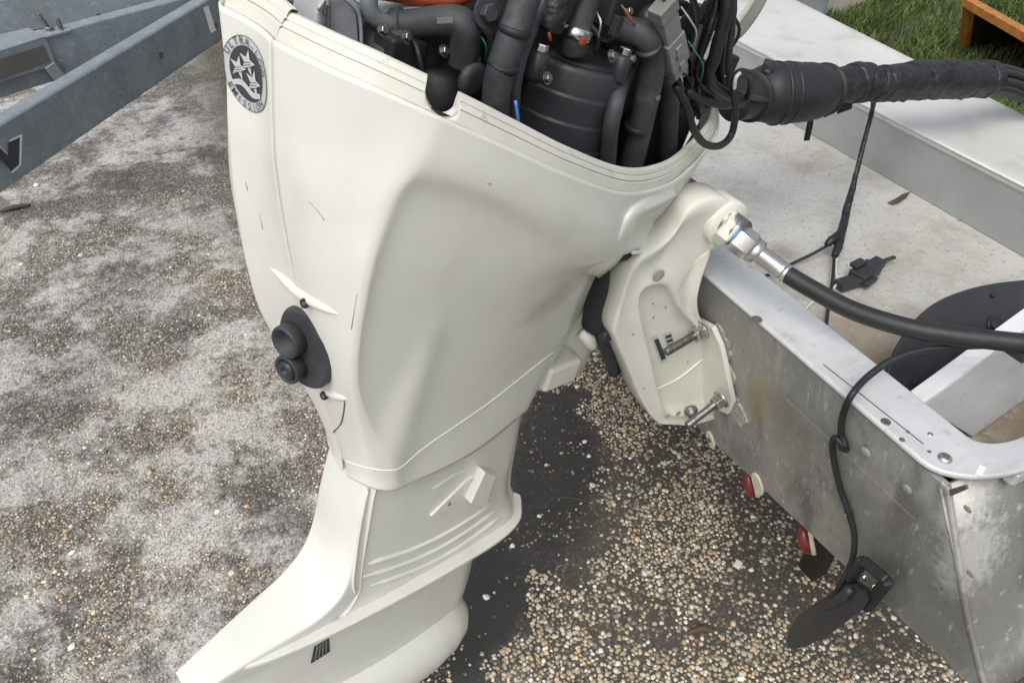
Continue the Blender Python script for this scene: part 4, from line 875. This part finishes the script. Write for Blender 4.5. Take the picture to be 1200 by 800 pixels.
br = mk('stern_bracket', bv, bf, bracketw, motor, True, label='cream starboard clamp bracket with ribs, sticker and bolts')
mk('bracket_rib', *tube([atY(768, 456, yb+.021), atY(795, 443, yb+.021), atY(824, 420, yb+.021)], .0035, 8, 4), bracketw, br, True)
mk('cast_hole', *lathe([(.0125, 0), (.010, .0006)], atY(772, 323, yb-.0005), (0, -1, 0), 16), sealm, br)
for p_ in ((782, 487), (795, 484)): mk('pin_hole', *lathe([(.0065, 0), (.006, .0008)], atY(*p_, yb-.001), (0, -1, 0), 14), sealm, br)
sb_ = mk('pivot_bolt', *lathe([(.015, 0), (.015, .006), (.011, .010), (.010, .018), (.004, .019)], atY(809, 480, yb-.002), (-.35, -1, 0), 14), steeld, br, True)
O2 = O_.copy(); O2[:, 1] = .12
mk('stern_bracket', *prism(O2, (0, .045, 0)), bracketw, motor, bevel=.006, label='cream port clamp bracket behind the motor')
for x, y in ((765, 356), (766, 372), (780, 360), (806, 424), (803, 398), (742, 392), (755, 455)):
    mk('paint_chip', *lathe([(.0022, 0), (.0012, .0004)], atY(x, y, yb+(.0195 if x > 760 else -.0004)), (0, -1, 0), 6), groove, br)
# clamp flange with ragged sealant on the transom
fe = [(826, 384), (838, 379), (848, 390), (853, 404), (858, 419), (849, 424), (858, 436), (861, 449), (854, 455), (864, 470), (869, 482), (875, 496), (868, 502), (856, 490), (840, 440), (830, 405)]
def jag(P):
    Q = resample(np.array(P, float), 70); return [(x+rng.normal(0, 1.0), y+rng.normal(0, 1.0)) for x, y in Q]
mk('sealant_edge', *prism([CAM+(tface(*p)-CAM)*.992 for p in jag(fe)], -tn*.005), sealm, br)
mk('clamp_flange', *prism([CAM+(tface(*p)-CAM)*.972 for p in [(815, 374), (834, 384), (844, 406), (850, 432), (858, 472), (852, 486), (820, 470)]], -tn*.012), bracketw, br, bevel=.003)
for (x0, y0), (x1, y1) in (((822, 388), (788, 408)), ((846, 467), (811, 494))):
    o_ = CAM+(tface(x0, y0)-CAM)*.945; a_ = nrm(atP(x1, y1, o_+A(-.075, -.02, 0), A(1, 0, 0))-o_); L_ = .085
    nb = mk('mounting_nut', *merge(lathe([(.021, 0), (.021, .004), (.014, .005)], o_, a_, 20), hexnut(o_+a_*.004, a_, .0165, .017)), steel, br, bevel=.001)
    mk('threaded_stud', *lathe(sum([[(.0088, .012+.0036*k), (.0075, .0138+.0036*k)] for k in range(int(L_/.0036))], []), o_, a_, 14), steeld, nb, True)
# stickers on the bracket web
sp = lambda x, y: atY(x, y, yb+.0195)
lbp = mk('bracket_sticker', *prism([sp(763, 395), (sp(770, 392)), sp(782, 421), (sp(775, 426))], (0, -.0008, 0)), silver, br)
mk('sticker_ink', *prism([sp(766, 398)-A(0, .001, 0), sp(771, 396)-A(0, .001, 0), sp(780, 419)-A(0, .001, 0), sp(775, 422)-A(0, .001, 0)], (0, -.0004, 0)), ink, lbp)
lbp = mk('bracket_sticker', *prism([sp(777, 391), sp(786, 388), sp(792, 409), (sp(784, 413))], (0, -.0008, 0)), silver, br)
mk('sticker_ink', *merge(*[prism([sp(779+1.6*i, 393.5+5*i)-A(0, .001, 0), sp(786+1.4*i, 391+5*i)-A(0, .001, 0), sp(787+1.4*i, 394+5*i)-A(0, .001, 0), sp(780+1.6*i, 396.5+5*i)-A(0, .001, 0)], (0, -.0004, 0)) for i in range(3)]), ink, lbp)
TTz = 1.115; TTx = .0
tc_ = atY(852, 262, yb)
mk('tilt_tube', *tube([A(tc_[0], -.20, tc_[2]), A(tc_[0], .2, tc_[2])], .026, 20, 1), steeld, motor, True)
tb = mk('tilt_boss', *lathe([(.040, 0), (.043, .004), (.043, .05), (.040, .054)], A(tc_[0], yb-.006, tc_[2]), (0, 1, 0), 30), bracketw, motor, True)
mk('swivel_bracket', *merge(box(A(tc_[0]-.06, 0, tc_[2]-.06), A(.10, 0, -.03), A(0, .085, 0), A(.02, 0, .05)), ), bracketw, motor, bevel=.015)
mk('swivel_post', *tube([A(-.10, 0, 1.10), A(-.16, 0, .92), A(-.22, 0, .72)], [.055, .05, .045], 20, 3), bracketw, motor, True)
mk('lower_mount', *lb(-.12, 0, -.34, .05, .06, .03), bracketw, motor, bevel=.01)
mk('rubber_mount', *tube([atY(726, 286, -.09), atY(718, 322, -.10), atY(707, 358, -.10), atY(699, 384, -.10)], [.026, .036, .036, .030], 16, 5, flat=.9), black, motor, True)
mk('trim_ram', *tube([atY(704, 385, -.10), atY(712, 408, -.10), atY(720, 436, -.10)], [.019, .016, .013], 14, 3), blackp, motor, True)
mk('ram_eye', *lathe([(.012, 0), (.014, .003), (.014, .014), (.011, .017)], atY(708, 389, -.125), (0, -1, 0), 16), blackp, motor, True)
mk('mount_foot', *tube([atY(681, 388, -.09), atY(689, 396, -.10), atY(694, 406, -.10)], [.012, .014, .010], 12, 4), bracketw, motor, True)

# ================================================================== STEERING CABLE
st0 = atY(852, 268, yb-.012)
pts = [st0, atZ(872, 285, 1.085), atZ(893, 301, 1.075), atZ(921, 321, 1.07)]
a_ = nrm(pts[2]-pts[0])
stc = thing('steering_cable', 'thick black steering cable with steel coupling sweeping from motor bracket into boat', 'cable', tuple(st0))
mk('coupling_nut', *hexnut(st0-a_*.012, a_, .031, .026), bracketw, stc, bevel=.002)
mk('washer', *lathe([(.020, .012), (.0225, .014), (.0225, .018), (.020, .02)], st0, a_, 22), blue, stc, True)
mk('steel_nut', *hexnut(st0+a_*.016, a_, .0265, .040), steel, stc, bevel=.0015)
mk('steel_collar', *lathe([(.020, .052), (.023, .056), (.023, .068), (.018, .072)], st0, a_, 22), steel, stc, True)
tend = pts[3]
mk('steel_sleeve', *tube([st0+a_*.06, (st0+a_*.06+tend)/2, tend], .0165, 20, 3), steel, stc, True)
cp = [tend-a_*.004, atZ(950, 338, 1.065), atZ(1000, 364, 1.06), atZ(1060, 383, 1.065), atZ(1110, 392, 1.07), atZ(1160, 398, 1.075), atZ(1215, 403, 1.08), atZ(1300, 405, 1.08)]
mk('cable_sheath', *tube(cp, .0152, 20, 8), black, stc, True)
mk('crimp_ring', *lathe([(.0166, -.004), (.0175, -.002), (.0175, .003), (.0160, .004)], tend, nrm(cp[1]-tend), 22), steel, stc, True)
mk('cable_clip', *box(atZ(1192, 410, 1.06), A(.012, 0, 0), A(0, .02, 0), A(0, 0, .008)), blackp, stc, bevel=.002)

# ================================================================== WIRING HARNESS
def hp(x, y, z): return atZ(x, y, z)
hn = thing('wiring_harness', 'thick black taped wiring harness running from the engine across the white deck', 'wiring harness', tuple(hp(960, 110, 1.17)))
bt = [hp(858, 125, 1.20), hp(880, 112, 1.195), hp(905, 110, 1.19), hp(935, 109, 1.185), hp(958, 107, 1.18), hp(972, 104, 1.175)]
mk('boot', *tube(bt, [.030, .046, .060, .059, .054, .034], 24, 6, lump=.012), black, hn, True)
for f, r_ in ((.18, .050), (.42, .0605), (.50, .060), (.9, .052)):
    k = f*(len(bt)-1); i = int(k); c = bt[i]+(bt[i+1]-bt[i])*(k-i); ax = nrm(bt[i+1]-bt[i])
    mk('boot_fold', *lathe([(r_, -.004), (r_*1.045, -.001), (r_*1.04, .002), (r_, .005)], c, ax, 26), black, hn, True)
lg = [hp(966, 105, 1.178), hp(985, 100, 1.175), hp(1008, 97, 1.17), hp(1030, 99, 1.165), hp(1060, 96, 1.155), hp(1090, 93, 1.145), hp(1120, 94, 1.135), hp(1150, 93, 1.125), hp(1164, 93, 1.12)]
mk('taped_sleeve', *tube(lg, [.032, .035, .039, .034, .040, .0425, .041, .040, .035], 22, 6, lump=.045), tape, hn, True)
for x, y, z, r_ in ((978, 102, 1.176, .0365), (1003, 97, 1.17, .0425), (1012, 97, 1.168, .0415), (1028, 99, 1.165, .037), (1036, 98, 1.163, .0385), (1078, 94, 1.148, .0435), (1132, 93.5, 1.131, .0425), (1157, 93, 1.123, .041)):
    c = hp(x, y, z); ax = nrm(lg[-1]-lg[0])+rng.normal(0, .16, 3); mk('tape_wrap', *lathe([(r_*.94, -.011), (r_, -.009), (r_*1.01, .0), (r_, .009), (r_*.93, .012)], c, ax, 22), tape, hn, True)
mk('cable_tie', *lathe([(.047, -.002), (.0485, -.001), (.0485, .002), (.047, .003)], hp(969, 103, 1.177), nrm(lg[1]-lg[0]), 26), blackp, hn, True)
mk('tie_tail', *tube([hp(973, 85, 1.19), hp(972, 102, 1.20), hp(970, 122, 1.16), hp(960, 132, 1.13), hp(968, 137, 1.12)], .0025, 6, 5), blackp, hn, True)
def strip(pts, wd, m, nm, th=.0015):
    P = np.array(pts); d = nrm(P[-1]-P[0]); s = nrm(np.cross(d, fw))*wd/2; return mk(nm, *grid(np.array([P-s, P+s])), m, hn, True, solid=th)
strip([hp(951, 128, 1.135), hp(949, 146, 1.10), hp(945, 165, 1.07)], .013, tape, 'tape_tail')
strip([hp(993, 105, 1.155), hp(991, 118, 1.12), hp(989, 131, 1.10)], .034, tape, 'tape_tail')
strip([hp(1040, 88, 1.19), hp(1052, 86, 1.188), hp(1064, 84, 1.184)], .02, tape, 'tape_tail')
strip([hp(1105, 104, 1.12), hp(1118, 110, 1.10), hp(1128, 112, 1.09)], .022, tape, 'tape_tail')
strip([hp(902, 88, 1.24), hp(900, 78, 1.25), hp(903, 70, 1.25)], .022, tape, 'tape_tail')
strip([hp(1147, 100, 1.10), hp(1146, 108, 1.085), hp(1144, 115, 1.075)], .048, tape, 'tape_tail')
for i in range(9):
    a = 2*math.pi*i/8 if i else 0; r_ = .024 if i else 0; o_ = (cu*math.sin(a)+A(0, 1, 0)*math.cos(a)*.7)*r_
    mk('cable_strand', *tube([hp(1155, 93, 1.122)+o_, hp(1172, 93, 1.11)+o_*1.1, hp(1190, 98, 1.09)+o_*1.2, hp(1215, 108, 1.065)+o_*1.25, hp(1260, 125, 1.04)+o_*1.2], .0105, 9, 5), black, hn, True)
# pendant sensor lead with a loose plug, hanging into the well
ld = thing('pendant_lead', 'thin black taped lead with loose plug hanging from the harness into the well', 'lead', tuple(hp(985, 280, FZ)))
mk('lead', *tube([hp(1024, 108, 1.14), hp(1022, 130, 1.08), hp(1013, 165, 1.02), hp(1003, 205, .96), hp(994, 240, .92), hp(987, 268, .895), hp(982, 290, .885), hp(978, 300, .88)], [.006, .0055, .0055, .006, .0085, .0095, .0095, .007], 10, 6, lump=.07), tape, ld, True)
mk('tape_lump', *tube([hp(968, 287, .885), hp(975, 282, .89), hp(983, 274, .893)], [.006, .010, .008], 10, 4, lump=.1), tape, ld, True)
mk('lead_tail', *tube([hp(978, 296, .88), hp(976, 325, .87), hp(972, 350, .862), hp(968, 384, .857)], .0035, 8, 5), black, ld, True)
mk('lead_tail', *tube([hp(976, 284, .885), hp(955, 296, .872), hp(930, 308, .861), hp(905, 320, .858), hp(887, 326, .858)], .0034, 8, 5), black, ld, True)
mk('white_wire', *tube([hp(983, 292, .88), hp(979, 312, .87), hp(981, 330, .862), hp(975, 339, .86), hp(968, 342, .858), hp(950, 356, .857), hp(941, 366, .856)], .0026, 8, 6), wirew, ld, True)
mk('plug', *merge(beam(hp(982, 335, .863), hp(1010, 326, .866), .030, .016), beam(hp(1003, 326, .868), hp(1024, 312, .872), .040, .022), beam(hp(1016, 316, .872), hp(1032, 306, .873), .028, .018), beam(hp(1028, 308, .870), hp(1049, 301, .866), .010, .006)), blackp, ld, bevel=.003)
mk('plug_tab', *beam(hp(1000, 312, .885), hp(1012, 306, .885), .02, .01), blackp, ld, bevel=.002)
mk('plug_tab', *beam(hp(1014, 334, .866), hp(1026, 326, .866), .012, .01), blackp, ld, bevel=.002)

# ================================================================== SONAR TRANSDUCER
td = thing('sonar_transducer', 'black wedge shaped sonar transducer on a bracket below the transom', 'transducer', tuple(tface(985, 740)))
def tq(x, y, o): return atP(x, y, tpt(0, ZT, o), nrm(A(1, 0, .22)))
top = [(921, 750), (935, 722), (965, 700), (985, 686), (1002, 686), (1016, 698), (1012, 712), (985, 733), (960, 750), (930, 760)]
T0 = smoothloop([tq(x, y, .06) for x, y in top], 48); cen = T0.mean(0)
dn = nrm(np.cross(T0[12]-T0[0], T0[24]-T0[0])); dn = dn if dn@fw > 0 else -dn
R0_ = cen+(T0-cen)*.93-dn*.004; R1_ = T0; R2_ = cen+(T0-cen)*.99+dn*.014; R3_ = cen+(T0-cen)*.8+dn*.022
n = 48; V = list(R0_)+list(R1_)+list(R2_)+list(R3_)
mk('transducer_body', V, [(k*n+i, k*n+(i+1) % n, (k+1)*n+(i+1) % n, (k+1)*n+i) for k in range(3) for i in range(n)]+[tuple(range(n)), tuple(range(3*n, 4*n))], blackp, td)
fr_o = [tq(x, y, .045) for x, y in ((986, 668), (1012, 651), (1022, 653), (1042, 678), (1042, 690), (1022, 714), (1006, 712))]; 
for (a, b_) in (((990, 690), (1011, 656)), ((1011, 656), (1040, 680)), ((1040, 680), (1016, 712))):
    mk('bracket_arm', *beam(tq(*a, .045), tq(*b_, .045), .019, .018, fw), black, td, bevel=.005)
mk('pivot_block', *beam(tq(991, 692, .052), tq(1010, 706, .052), .024, .022, fw), blackp, td, bevel=.005)
for p_ in ((1014, 676), (1025, 687), (1018, 712)): screwhead(tq(*p_, .035), -fw, .006, steel, td)
mk('cable_ridge', *tube([tq(968, 712, .072), tq(985, 700, .074), tq(996, 690, .07)], [.006, .009, .007], 10, 4), blackp, td, True)
tcab = [atZ(1240, 400, 1.05), atZ(1180, 404, 1.045), atZ(1120, 406, 1.045), atZ(1080, 410, 1.04), atZ(1045, 422, 1.03), atZ(1015, 443, 1.015), atZ(996, 466, 1.00), tq(987, 490, .012), tq(986, 508, .008), tq(990, 522, .010), tq(978, 513, .014), tq(976, 530, .010), tq(984, 570, .008), tq(993, 596, .008), tq(1001, 625, .012), tq(999, 655, .03), tq(985, 685, .06), tq(972, 708, .07)]
mk('transducer_cable', *tube(tcab, .0056, 10, 7), black, td, True)
mk('cable_clamp', *beam(tq(984, 521, .008), tq(993, 526, .008), .016, .010, tn), black, td, bevel=.002)
mk('cable_clamp', *beam(tq(992, 600, .008), tq(998, 604, .008), .018, .010, tn), black, td, bevel=.002)
screwhead(tq(991, 603, .012), tn, .004, steel, td, slot=False)

# ================================================================== TRAILER ON THE LEFT
tr = thing('boat_trailer', 'galvanised steel boat trailer with dark italic decal standing left of the motor', 'trailer', (-1.2, 3., GZ))
BZ = .45
p0, p1 = atZ(-60, 270, BZ), atZ(262, 46, BZ); dr = nrm(p1-p0); sd_ = nrm(np.cross(dr, up)); sd_ = sd_ if sd_@(CAM-p0) > 0 else -sd_
BH = .205; BWd = .075
Q0 = p0-dr*.8; Q1 = p1+dr*2.2
def channel(a, b_, h_, w_, nm='side_beam'):
    a, b_ = np.array(a), np.array(b_); s = nrm(np.cross(b_-a, up)); s = s if s@(CAM-a) > 0 else -s
    m_ = (a+b_)/2-s*w_/2+up*h_/2; return mk(nm, *box(m_, (b_-a)/2, s*w_/2, up*h_/2), galv, tr, bevel=.012)
channel(Q0, Q1, BH, BWd)
# white reflector strip, bolt hole and decal
fs = lambda x, y, o=.002: atP(x, y, p0+sd_*o, sd_)
mk('reflector_strip', *prism([fs(238, 9), fs(244, 7), fs(253, 36), fs(247, 39)], sd_*.001), whitep, tr)
mk('bolt_hole', *lathe([(.016, 0), (.014, .001)], fs(189, 65, .001), sd_, 14), groove, tr)
mk('bolt_hole', *lathe([(.014, 0), (.012, .001)], fs(253, 30, .001), sd_, 14), groove, tr)
# decal: end of an italic capital letter, black with a silver outline
dec = [(-16, 172), (-2, 171), (9, 182), (10, 167), (23, 161), (22, 193), (13, 201), (0, 187), (-2, 206), (-16, 210)]
cx_, cy_ = 3, 187; big = [(cx_+(x-cx_)*1.14, cy_+(y-cy_)*1.14) for x, y in dec]
dk = mk('letter_decal', *prism([fs(*p, .0015) for p in big], sd_*.001), whitep, tr); mk('letter_fill', *prism([fs(*p, .003) for p in dec], sd_*.001), ink, dk)
# inner draw bar and cross member
r0, r1 = atZ(-40, 128, BZ), atZ(190, 58, BZ)
d1 = nrm(r1-r0); channel(r0-d1*.5, r1+d1*.55, .20, .07, 'draw_bar')
r0, r1 = atZ(-60, 52, BZ+.02), atZ(200, 14, BZ+.02); d2 = nrm(r1-r0); channel(r0-d2*.5, r1+d2*1.2, .17, .07, 'cross_member')
c = atZ(10, 52, BZ+.19); u_ = nrm(atZ(32, 46, BZ+.19)-c); v_ = nrm(np.cross(up, u_))
bxs = [c-u_*.25+v_*.14, c+u_*.13+v_*.10, c+u_*.13-v_*.06, c-u_*.25-v_*.10]
bx_ = mk('roller_bracket', *merge(prism([p+up*.012 for p in bxs], up*-.012), prism([bxs[2], bxs[3], bxs[3]-up*.11, bxs[2]-up*.11], v_*.01), prism([bxs[1], bxs[2], bxs[2]-up*.11, bxs[1]-up*.11], u_*-.01)), galv, tr, bevel=.003)
mk('bracket_mouth', *prism([bxs[2]-v_*.004-u_*.02-up*.02, bxs[3]-v_*.004+u_*.02-up*.02, bxs[3]-v_*.004+u_*.02-up*.09, bxs[2]-v_*.004-u_*.02-up*.09], -v_*.002), groove, bx_)
mk('tab_plate', *box(c+u_*.19+v_*.0+up*.0, u_*.06, v_*.045, up*.005), galv, tr, bevel=.002)
bo = c+u_*.18+up*.005
mk('u_bolt', *merge(lathe([(.010, 0), (.010, .085)], bo, nrm(up-u_*.25), 10), hexnut(bo, up, .02, .022), lathe([(.010, 0), (.010, .05)], bo+u_*.04-v_*.02, up, 10)), steeld, tr, bevel=.001)
mk('weld_strap', *beam(c+u_*.10-up*.10-v_*.07, c+u_*.16-up*.30-v_*.07, .05, .012, v_), galv, tr, bevel=.003)
mk('rubber_bung', *lathe([(.022, 0), (.02, .012)], atZ(116, 22, BZ+.13), nrm(sd_), 14), black, tr, True)
for P_ in (Q0+dr*.1-sd_*.04, Q1-dr*.6-sd_*.04): mk('support_leg', *beam(A(P_[0], P_[1], GZ), A(P_[0], P_[1], BZ+.02), .05, .05, (1, 0, 0)), galv, tr, bevel=.003)

# ================================================================== GRASS AND THINGS BEYOND THE BOAT
grassm = mat('grass_blade', (.085, .125, .030), .6, 0, .4, 3, detail=8); layer(grassm, (.17, .16, .07), 6, .55, .7, .7, seed=3)
soil = mat('soil', (.055, .048, .030), .9, 0, .4, 12, .3, 40); layer(soil, (.06, .085, .025), 5, .4, .6, .8, seed=2)
g0 = [(2.0, -.6), (9, -.6), (12, 12), (1.5, 12), (1.9, 4.2), (2.0, 2.2)]
struct(mk('lawn', [A(x, y, GZ+.004) for x, y in g0], [tuple(range(len(g0)))], soil))
n = 70000; gp = np.c_[rng.uniform(2.2, 6.8, n), rng.uniform(.9, 5.2, n)]
px_, py_ = proj(np.c_[gp, np.full(n, GZ+.05)]); k = (px_ > 930) & (px_ < 1260) & (py_ > -60) & (py_ < 170)
la, lb_ = atZ(1045, 50, GZ)[:2], atZ(1150, -8, GZ)[:2]; ldv = nrm(lb_-la)
dl = np.abs((gp-la)@A(-ldv[1], ldv[0])); k &= (dl > .07+.1*vnoise(gp[:, 0], gp[:, 1], 5)) | (rng.random(n) < .25); gp = gp[k]; n = len(gp)
h = rng.uniform(.05, .13, n)*(.7+.6*vnoise(gp[:, 0], gp[:, 1], 3)); a = rng.uniform(0, 6.283, n); ln = rng.uniform(.02, .09, n); b_ = rng.uniform(0, 6.283, n); wd = rng.uniform(.0035, .007, n)
o3 = np.c_[gp, np.full(n, GZ+.002)]; s3 = np.c_[np.cos(a)*wd, np.sin(a)*wd, 0*a]; l3 = np.c_[np.cos(b_)*ln, np.sin(b_)*ln, h]
V = np.stack([o3-s3, o3+s3, o3+s3*.7+l3*.55*A(.6, .6, 1.1), o3-s3*.7+l3*.55*A(.6, .6, 1.1), o3+l3], 1).reshape(-1, 3)
Fc = []; idx = np.arange(n)*5
Fq = np.stack([idx, idx+1, idx+2, idx+3], 1).tolist(); Ft = np.stack([idx+3, idx+2, idx+4], 1).tolist()
me = bpy.data.meshes.new('grass'); me.from_pydata((V-A(0, 0, GZ)).tolist(), [], Fq+Ft); me.materials.append(grassm)
go = bpy.data.objects.new('grass', me); COL.objects.link(go); go.location = (0, 0, GZ); go['kind'] = 'stuff'; tag(go, 'rough green grass growing beyond the boat deck', 'grass')
# rusty orange frame lying on the grass
ob = thing('orange_frame', 'rusty orange steel box frame standing on the grass with dark inside', 'steel frame', tuple(atZ(1129, 66, GZ)))
f0 = atZ(1129, 64, GZ); HT = .40; 
t0 = atZ(1136, 4, GZ+HT); t0 = A(f0[0], f0[1], GZ+HT) if np.linalg.norm(t0[:2]-f0[:2]) > .6 else t0
t1 = atZ(1245, 66, GZ+HT); f1 = A(t1[0], t1[1], GZ); bk_ = nrm(A(t0[1]-t1[1], t1[0]-t0[0], 0)); bk_ = bk_ if bk_@fw > 0 else -bk_
mk('post', *beam(f0, t0, .06, .05, (1, 0, 0)), rustm, ob, bevel=.006)
mk('top_rail', *beam(t0-nrm(t1-t0)*.03, t1, .07, .055), rustm, ob, bevel=.006)
mk('post', *beam(f1, t1, .06, .05, (1, 0, 0)), rustm, ob, bevel=.006)
mk('back_sheet', *prism([f0+bk_*.5, f1+bk_*.5, t1+bk_*.06, t0+bk_*.06], bk_*.01), shadesteel, ob)  # shadowed inside of the frame, painted into the sheets as dark brown
mk('side_sheet', *prism([f0+bk_*.02, f0+bk_*.5, t0+bk_*.06, t0+bk_*.02], nrm(t1-t0)*.006), shadesteel, ob)
mk('side_sheet', *prism([f1+bk_*.02, f1+bk_*.5, t1+bk_*.06, t1+bk_*.02], nrm(t0-t1)*.006), shadesteel, ob)
# pale tub with a blue edge and a concrete block behind the deck
tb0 = atZ(962, 12, GZ+.3)
tubo = thing('pale_tub', 'pale grey tub with a blue lower edge just behind the white deck', 'tub', (tb0[0], tb0[1]+.35, GZ))
ctr = A(tb0[0]-.28, tb0[1]+.35, 0)
sh = lambda s, z: [ctr+A(s*.48*math.copysign(abs(math.cos(a))**.5, math.cos(a)), s*.36*math.copysign(abs(math.sin(a))**.5, math.sin(a)), z) for a in np.linspace(0, 2*math.pi, 40, endpoint=False)]
def loftc(rows):
    n = len(rows[0]); V = sum([list(r) for r in rows], []); return V, [(k*n+i, k*n+(i+1) % n, (k+1)*n+(i+1) % n, (k+1)*n+i) for k in range(len(rows)-1) for i in range(n)]+[tuple(range(n))]
mk('tub_wall', *loftc([sh(.9, GZ), sh(.97, GZ+.28), sh(1.02, GZ+.60), sh(1.06, GZ+.61), sh(1.05, GZ+.63), sh(.98, GZ+.62), sh(.9, GZ+.06)]), blueb, tubo, True)
mk('blue_band', *loftc([sh(.965, GZ+.22), sh(.98, GZ+.225), sh(.985, GZ+.25), sh(.97, GZ+.255)]), blue, tubo, True)
cb = atZ(1000, 22, GZ)
co = tag(mk('concrete_block', *box(A(cb[0]+.05, cb[1]+.25, GZ+.11), A(.28, .05, 0), A(-.03, .16, 0), A(0, 0, .11)), conc, None, bevel=.012), 'weathered pale concrete block beside the grass behind the deck', 'concrete block')
ps = [(1178, -10), (1260, 25), (1290, 10), (1200, -30)]
tag(mk('concrete_slab', *prism([atZ(x, y, GZ+.02) for x, y in ps], (0, 0, .05)), conc, None, bevel=.01), 'pale concrete slab edge in the far corner beyond the orange frame', 'slab')
# sticks and litter on the ground
for (a, b_, r_, lab) in (((806, 741), (836, 738), .011, 'short dark brown stick lying among the tan pebbles below the boat'), ((0, 248), (36, 240), .013, 'dark stick on the worn ground beside the trailer beam')):
    p, q = atZ(*a, GZ+.012), atZ(*b_, GZ+.012); tag(mk('stick', *tube([p, (p+q)/2+A(.003, .006, .004), q], [r_*.6, r_, r_*.5], 8, 4, lump=.08), leafm, None, True), lab, 'stick')
p = atZ(865, 661, GZ+.012); tag(mk('plastic_chip', *box(p, A(.012, .006, 0), A(-.004, .009, 0), A(0, .001, .003)), whitep, None, bevel=.001), 'small white plastic chip lying on the pebbles under the boat', 'litter')
tag(mk('dry_stalk', *tube([atZ(655, 582, GZ+.014), atZ(675, 584, GZ+.018), atZ(694, 588, GZ+.014)], .0018, 6, 4), leafm, None, True), 'thin dry grass stalk lying across the dark oily stain', 'stalk')
